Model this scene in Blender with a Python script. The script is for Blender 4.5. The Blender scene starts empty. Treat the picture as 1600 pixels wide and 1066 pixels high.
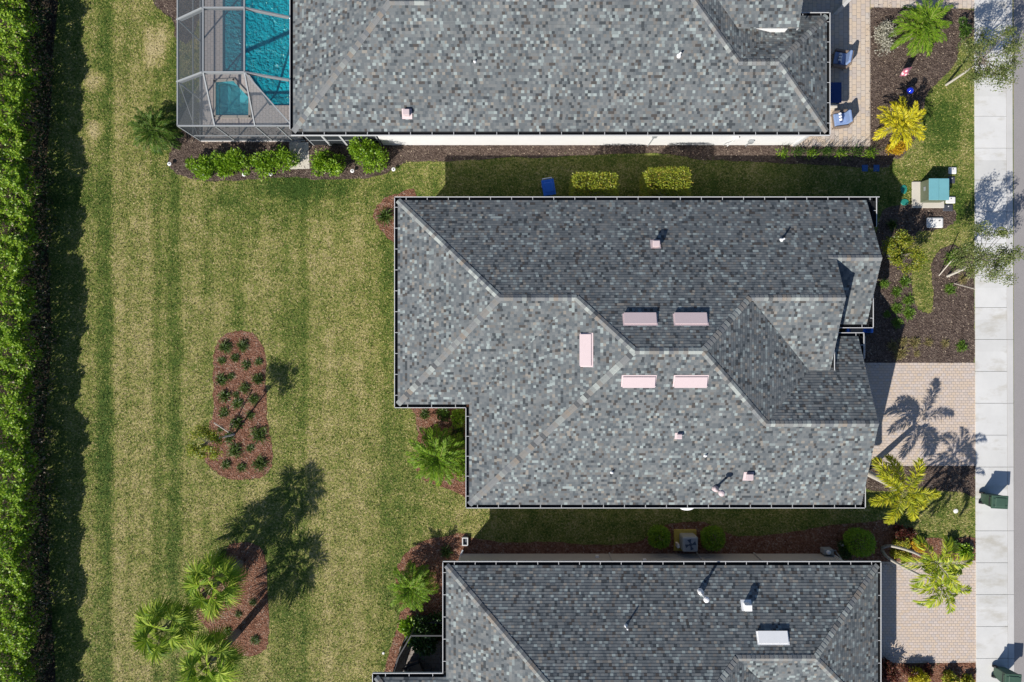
import bpy, bmesh, math, random
import numpy as np
from mathutils import Vector, Matrix
from mathutils.geometry import tessellate_polygon
random.seed(7); RNG = np.random.default_rng(7)
R = math.radians
scene = bpy.context.scene
COL = scene.collection

# ------------------------------------------------------------------ camera
H = 36.0                     # drone height above the lawn, metres
K = 30.0                     # photo pixels per metre on the ground
cam_d = bpy.data.cameras.new('drone_camera'); cam = bpy.data.objects.new('drone_camera', cam_d); COL.objects.link(cam)
cam.location = (0, 0, H); cam.rotation_euler = (0, 0, 0)
cam_d.sensor_width = 36.0; cam_d.lens = 36.0 * H / (1600 / K); cam_d.clip_end = 1000
scene.camera = cam
# ------------------------------------------------------------------ light
EL = R(38.0); SX, SY = 0.640, 0.768          # shadows run towards +x +y
world = bpy.data.worlds.new('World'); scene.world = world; world.use_nodes = True
wn = world.node_tree.nodes; wl = world.node_tree.links; wn.clear()
sky = wn.new('ShaderNodeTexSky'); sky.sky_type = 'NISHITA'; sky.sun_disc = False
sky.sun_elevation = EL; sky.sun_rotation = math.atan2(-SX, -SY) % (2 * math.pi); sky.air_density = 1.0; sky.ozone_density = 6.0
bg = wn.new('ShaderNodeBackground'); bg.inputs['Strength'].default_value = 0.078
wo = wn.new('ShaderNodeOutputWorld'); wl.new(sky.outputs[0], bg.inputs[0]); wl.new(bg.outputs[0], wo.inputs[0])
sd = bpy.data.lights.new('sun', 'SUN'); sun = bpy.data.objects.new('sun', sd); COL.objects.link(sun)
sd.energy = 5.0; sd.angle = R(0.5); sd.color = (1.0, 0.95, 0.87)
sun.rotation_euler = Vector((SX * math.cos(EL), SY * math.cos(EL), -math.sin(EL))).to_track_quat('-Z', 'Y').to_euler()
sun.location = (-30, -30, 40)
scene.view_settings.view_transform = 'Standard'; scene.view_settings.look = 'None'
scene.view_settings.exposure = 0.34; scene.view_settings.gamma = 1.0

# ------------------------------------------------------------------ helpers
def U(px, py, z=0.0):
    s = K * H / (H - z)
    return Vector(((px - 800) / s, (533 - py) / s, z))
def G(pts):                                   # pixels on the ground -> plan points
    return [((x - 800) / K, (533 - y) / K) for x, y in pts]
def tag(o, label=None, cat=None, group=None, kind=None):
    if label: o['label'] = label
    if cat: o['category'] = cat
    if group: o['group'] = group
    if kind: o['kind'] = kind
    return o
def thing(name, loc, label, cat, group=None):
    o = bpy.data.objects.new(name, None); COL.objects.link(o); o.location = loc; o.empty_display_size = 0.2
    return tag(o, label, cat, group)
def root_loc(p):
    v = Vector((0, 0, 0))
    while p is not None: v += p.location; p = p.parent
    return v
class MB:
    def __init__(s): s.v = []; s.f = []; s.m = []; s.uv = []; s.has_uv = False
    def add(s, pts, mat=0, uv=None):
        i = len(s.v); s.v += [tuple(p) for p in pts]; s.f.append(tuple(range(i, i + len(pts)))); s.m.append(mat)
        s.uv.append(uv)
        if uv: s.has_uv = True
    def idx(s, verts, faces, mat=0):
        i = len(s.v); s.v += [tuple(p) for p in verts]
        for f in faces: s.f.append(tuple(a + i for a in f)); s.m.append(mat); s.uv.append(None)
    def box(s, c, d, mat=0, rz=0.0, taper=1.0, mtx=None):
        hx, hy, hz = d[0] / 2, d[1] / 2, d[2] / 2; out = []
        for z in (-hz, hz):
            t = taper if z > 0 else 1.0
            for x, y in ((-hx, -hy), (hx, -hy), (hx, hy), (-hx, hy)): out.append(Vector((x * t, y * t, z)))
        M = Matrix.Translation(c) @ (mtx if mtx else Matrix.Rotation(rz, 4, 'Z'))
        s.idx([M @ p for p in out], [(3, 2, 1, 0), (4, 5, 6, 7), (0, 1, 5, 4), (1, 2, 6, 5), (2, 3, 7, 6), (3, 0, 4, 7)], mat)
    def prism(s, poly, z0, z1, mat=0):
        a = sum(poly[i][0] * poly[(i + 1) % len(poly)][1] - poly[(i + 1) % len(poly)][0] * poly[i][1] for i in range(len(poly)))
        if a < 0: poly = poly[::-1]
        n = len(poly)
        s.idx([(x, y, z0) for x, y in poly] + [(x, y, z1) for x, y in poly],
              [tuple(range(n - 1, -1, -1)), tuple(range(n, 2 * n))] + [(i, (i + 1) % n, n + (i + 1) % n, n + i) for i in range(n)], mat)
    def tube(s, pts, rads, n=8, mat=0, cap=True):
        pts = [Vector(p) for p in pts]; rings = []
        if not isinstance(rads, (list, tuple)): rads = [rads] * len(pts)
        for i, p in enumerate(pts):
            d = (pts[min(i + 1, len(pts) - 1)] - pts[max(i - 1, 0)]).normalized()
            a = d.orthogonal().normalized() if abs(d.z) < 0.95 else Vector((1, 0, 0))
            a = (a - d * a.dot(d)).normalized(); b = d.cross(a)
            rings.append([p + (a * math.cos(t) + b * math.sin(t)) * rads[i] for t in [2 * math.pi * k / n for k in range(n)]])
        V = [q for r in rings for q in r]; F = []
        for i in range(len(pts) - 1):
            for k in range(n):
                F.append((i * n + k, i * n + (k + 1) % n, (i + 1) * n + (k + 1) % n, (i + 1) * n + k))
        if cap: F += [tuple(range(n - 1, -1, -1)), tuple(range((len(pts) - 1) * n, len(pts) * n))]
        s.idx(V, F, mat)
    def lathe(s, c, prof, n=16, mat=0):
        V = []; F = []
        for r, z in prof:
            for k in range(n):
                t = 2 * math.pi * k / n; V.append((c[0] + r * math.cos(t), c[1] + r * math.sin(t), c[2] + z))
        for i in range(len(prof) - 1):
            for k in range(n): F.append((i * n + k, i * n + (k + 1) % n, (i + 1) * n + (k + 1) % n, (i + 1) * n + k))
        F += [tuple(range(n - 1, -1, -1)), tuple(range((len(prof) - 1) * n, len(prof) * n))]
        s.idx(V, F, mat)
    def build(s, name, mats, parent=None, smooth=False, bevel=0.0):
        off = root_loc(parent) if parent is not None else Vector((0, 0, 0))
        me = bpy.data.meshes.new(name)
        me.from_pydata([(x - off.x, y - off.y, z - off.z) for x, y, z in s.v], [], s.f)
        if not isinstance(mats, (list, tuple)): mats = [mats]
        for m in mats: me.materials.append(m)
        me.polygons.foreach_set('material_index', s.m)
        if s.has_uv:
            ul = me.uv_layers.new(name='UVMap'); li = 0
            for f, u in zip(s.f, s.uv):
                for k in range(len(f)):
                    ul.data[li].uv = u[k] if u else (0, 0); li += 1
        if smooth: me.polygons.foreach_set('use_smooth', [True] * len(s.f))
        me.update()
        o = bpy.data.objects.new(name, me); COL.objects.link(o)
        if parent is not None: o.parent = parent
        if bevel:
            b = o.modifiers.new('bevel', 'BEVEL'); b.width = bevel; b.segments = 2; b.limit_method = 'ANGLE'
        return o
def np_mesh(name, V, nper, mats, parent=None, matidx=None):
    """n faces of nper own vertices each"""
    off = root_loc(parent) if parent is not None else Vector((0, 0, 0))
    V = np.asarray(V, dtype=np.float32).reshape(-1, 3) - np.array(off, dtype=np.float32)
    n = len(V) // nper
    me = bpy.data.meshes.new(name); me.vertices.add(len(V)); me.vertices.foreach_set('co', V.ravel())
    me.loops.add(len(V)); me.loops.foreach_set('vertex_index', np.arange(len(V), dtype=np.int32))
    me.polygons.add(n); me.polygons.foreach_set('loop_start', np.arange(0, len(V), nper, dtype=np.int32))
    for m in (mats if isinstance(mats, (list, tuple)) else [mats]): me.materials.append(m)
    if matidx is not None: me.polygons.foreach_set('material_index', np.asarray(matidx, dtype=np.int32))
    me.update(calc_edges=True); me.validate()
    o = bpy.data.objects.new(name, me); COL.objects.link(o)
    if parent is not None: o.parent = parent
    return o
def unit(a): return a / np.maximum(np.linalg.norm(a, axis=1, keepdims=True), 1e-9)
def leaf_verts(P, D, L, W, droop=0.15):
    """diamond leaves: base P, direction D, length L, width W"""
    n = len(P); D = unit(D)
    S = unit(np.cross(D, RNG.normal(size=(n, 3)) * 0.6 + np.array([0, 0, 1.0])))
    L = np.broadcast_to(np.asarray(L, float), (n,))[:, None]; W = np.broadcast_to(np.asarray(W, float), (n,))[:, None]
    mid = P + D * L * 0.5
    tip = P + D * L; tip[:, 2] -= (L * droop)[:, 0]
    return np.stack([P, mid + S * W * 0.5, tip, mid - S * W * 0.5], axis=1)
def inpoly(x, y, poly):
    c = np.zeros(x.shape, bool); n = len(poly)
    for i in range(n):
        x1, y1 = poly[i]; x2, y2 = poly[(i + 1) % n]
        if y1 == y2: continue
        c ^= ((y1 > y) != (y2 > y)) & (x < (x2 - x1) * (y - y1) / (y2 - y1) + x1)
    return c

# ------------------------------------------------------------------ materials
def new_mat(name):
    m = bpy.data.materials.new(name); m.use_nodes = True
    nt = m.node_tree; nt.nodes.clear()
    out = nt.nodes.new('ShaderNodeOutputMaterial'); b = nt.nodes.new('ShaderNodeBsdfPrincipled')
    nt.links.new(b.outputs[0], out.inputs[0])
    return m, nt, b, out
class NT:
    def __init__(s, nt): s.nt = nt
    def n(s, t, **k):
        o = s.nt.nodes.new('ShaderNode' + t)
        for a, v in k.items(): setattr(o, a, v)
        return o
    def l(s, a, b): s.nt.links.new(a, b)
    def val(s, sock, v):
        if hasattr(v, 'is_output'): s.l(v, sock)
        else: sock.default_value = v
    def math(s, op, a, b=0.0, c=0.0):
        o = s.n('Math', operation=op); s.val(o.inputs[0], a); s.val(o.inputs[1], b)
        if op in ('MULTIPLY_ADD', 'COMPARE'): s.val(o.inputs[2], c)
        return o.outputs[0]
    def mix(s, f, a, b, blend='MIX'):
        o = s.n('MixRGB', blend_type=blend); s.val(o.inputs[0], f)
        for i, v in ((1, a), (2, b)): s.val(o.inputs[i], v if hasattr(v, 'is_output') else (*v, 1))
        return o.outputs[0]
    def ramp(s, f, stops, interp='LINEAR'):
        o = s.n('ValToRGB'); cr = o.color_ramp; cr.interpolation = interp
        while len(cr.elements) < len(stops): cr.elements.new(0.5)
        for e, (p, c) in zip(cr.elements, stops): e.position = p; e.color = (*c, 1) if len(c) == 3 else c
        s.val(o.inputs[0], f); return o.outputs[0]
    def noise(s, vec, scale, detail=3.0, rough=0.55):
        o = s.n('TexNoise'); o.inputs['Scale'].default_value = scale; o.inputs['Detail'].default_value = detail
        o.inputs['Roughness'].default_value = rough
        if vec is not None: s.l(vec, o.inputs['Vector'])
        return o.outputs['Fac']
    def pos(s): return s.n('NewGeometry').outputs['Position']
    def sep(s, v):
        o = s.n('SeparateXYZ'); s.l(v, o.inputs[0]); return o.outputs
    def comb(s, x, y, z=0.0):
        o = s.n('CombineXYZ'); s.val(o.inputs[0], x); s.val(o.inputs[1], y); s.val(o.inputs[2], z); return o.outputs[0]
    def wn(s, v):
        o = s.n('TexWhiteNoise', noise_dimensions='3D'); s.l(v, o.inputs['Vector']); return o.outputs
    def bump(s, h, strength, dist, bsdf):
        o = s.n('Bump'); o.inputs['Strength'].default_value = strength; o.inputs['Distance'].default_value = dist
        s.l(h, o.inputs['Height']); s.l(o.outputs[0], bsdf.inputs['Normal'])
def spec(b, r, s=0.3, metal=0.0):
    b.inputs['Roughness'].default_value = r; b.inputs['Specular IOR Level'].default_value = s; b.inputs['Metallic'].default_value = metal
def plain(name, c, r=0.6, s=0.3, metal=0.0, var=0.12, scale=6.0, bump=0.0):
    m, nt, b, out = new_mat(name); t = NT(nt); spec(b, r, s, metal)
    f = t.noise(t.pos(), scale, 4, 0.6)
    t.l(t.mix(f, [x * (1 - var) for x in c], [min(1, x * (1 + var)) for x in c]), b.inputs['Base Color'])
    if bump: t.bump(t.noise(t.pos(), scale * 12, 2), bump, 0.01, b)
    return m
def leafmat(name, cols, r=0.45, trans=0.25, spv=0.35):
    m, nt, b, out = new_mat(name); t = NT(nt); spec(b, r, spv)
    g = t.n('NewGeometry'); stops = [(i / max(1, len(cols) - 1), c) for i, c in enumerate(cols)]
    c = t.ramp(g.outputs['Random Per Island'], stops)
    oi = t.n('ObjectInfo')
    c = t.mix(1.0, c, t.ramp(oi.outputs['Random'], [(0, (.86, .86, .86)), (1, (1.0, 1.0, 1.0))]), 'MULTIPLY')
    t.l(c, b.inputs['Base Color'])
    tr = t.n('BsdfTranslucent'); t.l(t.mix(1.0, c, (1.5, 1.6, .7), 'MULTIPLY'), tr.inputs[0])
    mx = t.n('MixShader'); mx.inputs[0].default_value = trans
    t.l(b.outputs[0], mx.inputs[1]); t.l(tr.outputs[0], mx.inputs[2]); t.l(mx.outputs[0], out.inputs[0])
    return m
def lawn_color(t, island=False):
    p = t.pos(); X, Y, Z = t.sep(p)
    # mowing stripes run north-south: green share along x
    wob = t.math('MULTIPLY_ADD', t.noise(t.comb(X, t.math('MULTIPLY', Y, .35)), 0.9, 4), 2.0, -1.0)
    xs = t.math('DIVIDE', t.math('ADD', t.math('ADD', X, t.math('MULTIPLY', wob, .35)), 24.0), 18.0)     # x -24..-6 -> 0..1
    def xp(px): return ((px - 800) / K + 24.0) / 18.0
    st = [(80, .70), (138, .52), (146, .46), (154, .72), (170, .76), (180, .40), (192, .30), (202, .46), (214, .33), (232, .38), (244, .60), (256, .52), (266, .74), (278, .70), (288, .42), (304, .38), (328, .50), (342, .42), (372, .62), (390, .46), (418, .42), (440, .60), (462, .56), (474, .66), (486, .40), (520, .36), (538, .46), (556, .36), (584, .50), (606, .66)]
    stripe = t.ramp(xs, [(max(0, min(1, xp(a))), (v, v, v)) for a, v in st])
    right = t.ramp(t.math('DIVIDE', t.math('SUBTRACT', X, -6.0), 0.6), [(0, (0, 0, 0)), (1, (1, 1, 1))])
    stripe = t.mix(right, stripe, (.55, .55, .55))
    big = t.noise(p, 0.22, 4, 0.6); mid = t.noise(p, 1.3, 4, 0.65); fine = t.noise(p, 9.0, 3, 0.7)
    # greener strip just south of the pool beds and along the top of the side yard
    band = t.ramp(t.math('DIVIDE', t.math('ADD', Y, t.math('MULTIPLY_ADD', mid, 1.2, -5.0)), 7.0), [(0, (0, 0, 0)), (.25, (.02, .02, .02)), (.42, (.17, .17, .17)), (.62, (.02, .02, .02))])
    fs = t.math('MULTIPLY', t.math('SINE', t.math('MULTIPLY', t.math('ADD', X, t.math('MULTIPLY', wob, .15)), 7.4)), .035)
    g = t.math('ADD', t.math('ADD', stripe, band), fs)
    g = t.math('ADD', g, t.math('MULTIPLY_ADD', big, 0.75, -0.40))
    g = t.math('ADD', g, t.math('MULTIPLY_ADD', mid, 0.95, -0.48))
    g = t.math('ADD', g, t.math('MULTIPLY_ADD', fine, 1.55, -0.775))
    # worn sandy patches near the top bed and along the hedge shade
    wear = None
    for cx, cy, rr in ((-18.35, 15.8, 1.0), (-18.6, 14.9, .8), (-21.7, 13.5, .7), (-21.7, 11.0, .6)):
        dx = t.math('SUBTRACT', X, cx); dy = t.math('SUBTRACT', Y, cy); q = t.math('DIVIDE', t.math('ADD', t.math('MULTIPLY', dx, dx), t.math('MULTIPLY', dy, dy)), rr * rr)
        w = t.math('MAXIMUM', t.math('SUBTRACT', 1.0, q), 0.0); wear = w if wear is None else t.math('ADD', wear, w)
    g = t.math('SUBTRACT', t.math('ADD', g, .03), t.math('MULTIPLY', wear, .55))
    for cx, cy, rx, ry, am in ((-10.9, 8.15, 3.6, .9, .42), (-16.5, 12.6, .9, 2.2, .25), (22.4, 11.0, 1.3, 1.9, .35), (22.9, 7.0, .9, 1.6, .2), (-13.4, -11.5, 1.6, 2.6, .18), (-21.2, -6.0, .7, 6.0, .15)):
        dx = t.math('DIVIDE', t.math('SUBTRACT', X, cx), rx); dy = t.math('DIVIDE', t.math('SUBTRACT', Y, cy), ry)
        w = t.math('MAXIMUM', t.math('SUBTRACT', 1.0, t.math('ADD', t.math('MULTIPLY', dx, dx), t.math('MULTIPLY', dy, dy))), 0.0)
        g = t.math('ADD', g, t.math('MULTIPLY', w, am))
    if island:
        g = t.math('ADD', g, t.math('MULTIPLY_ADD', t.n('NewGeometry').outputs['Random Per Island'], 1.1, -0.55))
    k = LAWN_K
    return t.ramp(g, [(.0, (.50 * k, .42 * k, .22 * k)), (.25, (.375 * k, .328 * k, .122 * k)), (.49, (.212 * k, .228 * k, .052 * k)), (.73, (.105 * k, .152 * k, .024 * k)), (1, (.045 * k, .088 * k, .011 * k))])
LAWN_K = 0.93
def mk_lawn(name, island):
    m, nt, b, out = new_mat(name); t = NT(nt); spec(b, .75, .2)
    t.l(lawn_color(t, island), b.inputs['Base Color'])
    if not island:
        h = t.noise(t.pos(), 22.0, 4, 0.75); t.bump(h, 0.9, 0.06, b)
    return m
M = {}
M['lawn'] = mk_lawn('lawn_turf', False); M['blade'] = mk_lawn('grass_blade', True)
def mk_mulch(name, cols, speck):
    m, nt, b, out = new_mat(name); t = NT(nt); spec(b, .9, .1); p = t.pos()
    v = t.n('TexVoronoi'); v.inputs['Scale'].default_value = 14.0; t.l(p, v.inputs['Vector'])
    r = t.sep(v.outputs['Color'])[0]
    f = t.math('ADD', t.math('MULTIPLY_ADD', r, .50, -.06), t.math('MULTIPLY', t.noise(p, 1.1, 7, .8), .75))
    c = t.ramp(f, [(.15, cols[0]), (.45, cols[1]), (.7, cols[2]), (.9, cols[3])])
    w = t.ramp(t.math('MULTIPLY', t.wn(t.n('VectorMath', operation='SNAP').outputs[0])[0], 1), [(0, (0, 0, 0)), (1, (0, 0, 0))]) if False else None
    v2 = t.n('TexVoronoi'); v2.inputs['Scale'].default_value = 9.0; t.l(p, v2.inputs['Vector'])
    s2 = t.sep(v2.outputs['Color'])
    on = t.math('MULTIPLY', t.math('GREATER_THAN', s2[1], 1 - speck), t.math('LESS_THAN', v2.outputs['Distance'], .3))
    c = t.mix(on, c, cols[4]); t.l(c, b.inputs['Base Color'])
    t.bump(t.math('ADD', v.outputs['Distance'], t.noise(p, 30, 3)), 1.0, .05, b)
    return m
M['red_mulch'] = mk_mulch('red_mulch', [(.065, .030, .020), (.17, .078, .048), (.25, .130, .086), (.29, .22, .175), (.36, .27, .21)], .08)
M['dark_mulch'] = mk_mulch('dark_mulch', [(.034, .024, .020), (.088, .063, .052), (.135, .10, .082), (.20, .155, .125), (.40, .32, .24)], .13)
M['grey_mulch'] = mk_mulch('grey_mulch', [(.03, .02, .015), (.085, .06, .048), (.14, .105, .085), (.2, .16, .13), (.3, .25, .2)], .10)
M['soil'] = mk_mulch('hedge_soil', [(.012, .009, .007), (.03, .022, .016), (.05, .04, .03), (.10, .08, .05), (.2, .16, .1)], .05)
def mk_concrete(name, base, stain=True):
    m, nt, b, out = new_mat(name); t = NT(nt); spec(b, .85, .2); p = t.pos(); X, Y, Z = t.sep(p)
    c = t.mix(t.noise(p, .8, 5, .7), [x * .78 for x in base], [x * 1.08 for x in base])
    c = t.mix(t.math('MULTIPLY', t.noise(p, 40, 2), .25), c, [x * .7 for x in base])
    if stain:
        # rust-brown washes that run out of the beds across the slab
        f = t.noise(t.comb(t.math('MULTIPLY', X, .45), Y), 1.1, 5, .65)
        s = t.ramp(f, [(.53, (0, 0, 0)), (.66, (.45, .45, .45)), (.80, (.85, .85, .85))])
        c = t.mix(s, c, [base[0] * .55, base[1] * .50, base[2] * .40])
        row = t.math('FLOOR', t.math('DIVIDE', t.math('ADD', Y, 100.03), 1.658))
        tone = t.wn(t.comb(row, 3.0))[0]
        c = t.mix(1.0, c, t.ramp(tone, [(0, (.86, .86, .85)), (1, (1, 1, 1))]), 'MULTIPLY')
    t.l(c, b.inputs['Base Color']); t.bump(t.noise(p, 60, 3), .25, .01, b)
    return m
M['concrete'] = mk_concrete('sidewalk_concrete', (.66, .655, .64)); M['curb'] = mk_concrete('curb_concrete', (.56, .55, .535), False)
M['pad'] = mk_concrete('pad_concrete', (.58, .54, .47), False)
def mk_asphalt():
    m, nt, b, out = new_mat('road_asphalt'); t = NT(nt); spec(b, .9, .2); p = t.pos()
    c = t.mix(t.noise(p, .5, 4, .6), (.27, .255, .25), (.33, .31, .305)); v = t.noise(p, 55, 2, .8)
    c = t.mix(t.ramp(v, [(.35, (.45, .45, .45)), (.6, (0, 0, 0))]), c, (.15, .14, .14)); t.l(c, b.inputs['Base Color'])
    t.bump(v, .6, .01, b); return m
M['asphalt'] = mk_asphalt()
def mk_pavers(name, bw, bh, cols, rot=False, mortar=.007):
    m, nt, b, out = new_mat(name); t = NT(nt); spec(b, .8, .25); p = t.pos(); X, Y, Z = t.sep(p)
    if rot: X, Y = Y, X
    row = t.math('FLOOR', t.math('DIVIDE', Y, bh)); off = t.math('MULTIPLY', t.math('MODULO', t.math('ABSOLUTE', row), 2.0), .5)
    ux = t.math('ADD', t.math('DIVIDE', X, bw), off); colx = t.math('FLOOR', ux)
    w = t.wn(t.comb(colx, row, 1.0)); n = t.noise(p, .7, 3)
    c = t.ramp(t.math('ADD', t.math('MULTIPLY', w[0], .75), t.math('MULTIPLY_ADD', n, .6, -.17)), [(i / (len(cols) - 1), c) for i, c in enumerate(cols)])
    fx = t.math('SUBTRACT', ux, colx); fy = t.math('SUBTRACT', t.math('DIVIDE', Y, bh), row)
    ex = t.math('MULTIPLY', t.math('MINIMUM', fx, t.math('SUBTRACT', 1.0, fx)), bw); ey = t.math('MULTIPLY', t.math('MINIMUM', fy, t.math('SUBTRACT', 1.0, fy)), bh)
    e = t.math('MINIMUM', ex, ey); j = t.math('LESS_THAN', e, mortar)
    c = t.mix(j, c, [x * .55 for x in cols[0]]); c = t.mix(t.math('MULTIPLY', t.noise(p, 25, 3), .3), c, [x * .75 for x in cols[1]])
    t.l(c, b.inputs['Base Color']); t.bump(t.math('MINIMUM', t.math('DIVIDE', e, .02), 1.0), .7, .012, b)
    return m
M['drive'] = mk_pavers('driveway_pavers', .21, .14, [(.45, .41, .39), (.53, .44, .375), (.56, .445, .34), (.57, .48, .42), (.48, .44, .42)])
M['patio'] = mk_pavers('patio_pavers', .30, .23, [(.42, .385, .36), (.49, .42, .37), (.56, .45, .34), (.57, .48, .39), (.46, .44, .42)], True)
M['deck'] = mk_pavers('pool_deck_pavers', .24, .16, [(.54, .50, .47), (.62, .56, .52), (.66, .58, .53), (.64, .58, .54)], True, .005)
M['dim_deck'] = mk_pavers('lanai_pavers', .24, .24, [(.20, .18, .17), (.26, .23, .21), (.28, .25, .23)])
# shingles: u along the course, v up the slope (metres)
def mk_shingle():
    m, nt, b, out = new_mat('roof_shingle'); t = NT(nt); spec(b, .85, .2)
    uv = t.n('UVMap').outputs[0]; u, v, _ = t.sep(uv)
    row = t.math('FLOOR', t.math('ADD', t.math('DIVIDE', v, .1335), .002))
    off = t.wn(t.comb(row, 7.0, 2.0))[0]
    uu = t.math('ADD', t.math('DIVIDE', u, .136), t.math('MULTIPLY', off, 5.0))
    # uneven tab widths: move the cell borders about
    cell = t.math('FLOOR', uu); fr = t.math('SUBTRACT', uu, cell); edge = t.math('MULTIPLY', t.wn(t.comb(cell, row, 5.0))[0], .30)
    cell = t.math('SUBTRACT', cell, t.math('LESS_THAN', fr, edge))
    w = t.wn(t.comb(cell, row, 9.0)); tone = w[0]
    g = [(.0, (.112, .122, .130)), (.22, (.134, .143, .149)), (.42, (.156, .160, .162)), (.54, (.086, .097, .107)), (.64, (.050, .056, .062)), (.70, (.068, .061, .058)), (.745, (.146, .138, .131)), (.81, (.198, .222, .224)), (.885, (.265, .298, .295)), (.930, (.225, .205, .182)), (.955, (.170, .176, .176))]
    c = t.ramp(tone, g, 'CONSTANT')
    g2 = t.math('MULTIPLY_ADD', t.noise(t.pos(), .5, 4, .65), .50, .76)
    gm = t.n('MixRGB', blend_type='MULTIPLY'); gm.inputs[0].default_value = 1.0; t.l(c, gm.inputs[1]); t.l(t.comb(t.math('MULTIPLY', g2, 1.0), t.math('MULTIPLY', g2, 1.02), t.math('MULTIPLY', g2, 1.01)), gm.inputs[2])
    c = gm.outputs[0]
    t.l(c, b.inputs['Base Color']); t.bump(t.math('ADD', t.math('MULTIPLY', t.noise(t.pos(), 90, 2), .4), t.math('MULTIPLY', w[0], .8)), .45, .008, b); return m
M['shingle'] = mk_shingle()
def mk_cap():
    m, nt, b, out = new_mat('ridge_cap_shingle'); t = NT(nt); spec(b, .85, .2)
    uv = t.n('UVMap').outputs[0]; u, v, _ = t.sep(uv)
    w = t.wn(t.comb(t.math('FLOOR', t.math('ADD', u, .01)), v, 3.0))[0]
    c = t.ramp(w, [(0, (.19, .195, .195)), (.25, (.205, .195, .18)), (.42, (.24, .255, .245)), (.60, (.14, .15, .16)), (.74, (.085, .09, .095)), (.82, (.33, .355, .335)), (.93, (.22, .19, .16))], 'CONSTANT')
    t.l(c, b.inputs['Base Color']); t.bump(t.noise(t.pos(), 90, 2), .3, .006, b); return m
M['cap'] = mk_cap()
M['white'] = plain('white_paint', (.54, .545, .55), .5, .3, var=.03); M['gutter_in'] = plain('gutter_inside', (.010, .011, .013), .8, var=.3)
M['stucco_white'] = plain('white_stucco', (.72, .72, .715), .85, .1, var=.06, scale=2.0, bump=.2)
M['stucco_beige'] = plain('beige_stucco', (.50, .45, .38), .85, .1, var=.06, scale=2.0, bump=.2)
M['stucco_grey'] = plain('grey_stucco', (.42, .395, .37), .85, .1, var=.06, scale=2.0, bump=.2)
M['glass'] = plain('window_glass', (.03, .04, .05), .08, .6)
M['vent_pink'] = plain('faded_pink_vent', (.56, .455, .46), .5, .3, var=.05); M['vent_white'] = plain('white_vent', (.78, .78, .78), .5, .3, var=.05)
M['dark'] = plain('dark_opening', (.02, .02, .022), .8)
M['alu'] = plain('bronze_aluminium', (.27, .285, .295), .65, .3, .0, var=.08)
M['alu_dark'] = plain('dark_aluminium', (.035, .036, .04), .5, .4)
M['plastic_green'] = plain('dark_green_plastic', (.050, .095, .066), .45, .4, var=.15); M['plastic_black'] = plain('black_plastic', (.02, .02, .022), .5)
M['plastic_blue'] = plain('blue_plastic', (.03, .16, .62), .4, .4); M['teal'] = plain('teal_enamel', (.15, .36, .40), .45, .4, var=.1, scale=3)
M['olive'] = plain('dull_olive_enamel', (.12, .14, .09), .5, .3); M['lid_green'] = plain('green_lid', (.02, .20, .16), .5, .3)
M['lid_white'] = plain('white_lid', (.70, .69, .67), .6, .2, var=.12); M['lid_dark'] = plain('dark_lid', (.06, .065, .08), .6)
M['blue_pad'] = plain('blue_stepping_pad', (.03, .10, .30), .7)
M['wicker'] = plain('brown_wicker', (.20, .155, .125), .7, .2, var=.35, scale=40); M['cush'] = plain('blue_cushion', (.20, .28, .47), .9, .1); M['cush_dk'] = plain('deep_blue_cushion', (.03, .06, .18), .9, .1)
M['ac'] = plain('grey_steel', (.30, .32, .33), .5, .4, .1); M['ac_fan'] = plain('fan_blade', (.045, .065, .10), .4, .4)
M['yellow_pad'] = plain('weathered_yellow_board', (.42, .33, .07), .8, var=.4, scale=8)
M['orb'] = plain('blue_glass', (.01, .03, .50), .08, .8)
M['bark_pale'] = plain('pale_bark', (.45, .42, .37), .9, .1, var=.25, scale=12, bump=.4); M['bark'] = plain('grey_bark', (.22, .19, .16), .9, .1, var=.3, scale=14, bump=.5)
M['bark_white'] = plain('white_bark', (.66, .64, .60), .8, .1, var=.15, scale=12)
M['stake'] = plain('bleached_wood', (.55, .50, .44), .9, .1, var=.2)
def mk_flag():
    m, nt, b, out = new_mat('pink_flag_cloth'); t = NT(nt); spec(b, .9, .1)
    v = t.n('TexVoronoi'); v.inputs['Scale'].default_value = 6.0; t.l(t.pos(), v.inputs['Vector'])
    t.l(t.ramp(v.outputs['Distance'], [(.25, (.75, .68, .68)), (.4, (.62, .16, .22)), (.8, (.20, .10, .14))]), b.inputs['Base Color']); return m
M['flag'] = mk_flag()
def mk_pillow():
    m, nt, b, out = new_mat('striped_pillow_cloth'); t = NT(nt); spec(b, .9, .1)
    tc = t.n('TexCoord').outputs['Object']; x, y, z = t.sep(tc)
    s = t.math('LESS_THAN', t.math('MODULO', t.math('ADD', y, 10.0), .15), .05)
    t.l(t.mix(s, (.78, .78, .78), (.06, .10, .26)), b.inputs['Base Color']); return m
M['pillow'] = mk_pillow()
def mk_screen(name, op, c):
    m, nt, b, out = new_mat(name); t = NT(nt); spec(b, .6, .2); b.inputs['Base Color'].default_value = (*c, 1)
    tr = t.n('BsdfTransparent'); mx = t.n('MixShader'); mx.inputs[0].default_value = op
    t.l(tr.outputs[0], mx.inputs[1]); t.l(b.outputs[0], mx.inputs[2]); t.l(mx.outputs[0], out.inputs[0]); return m
M['screen'] = mk_screen('grey_insect_screen', .40, (.085, .097, .11)); M['screen_thin'] = mk_screen('fine_insect_screen', .10, (.10, .10, .11))
M['screen_wall'] = mk_screen('wall_insect_screen', .60, (.055, .063, .072)); M['screen_black'] = mk_screen('black_insect_screen', .88, (.028, .034, .040))
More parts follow.
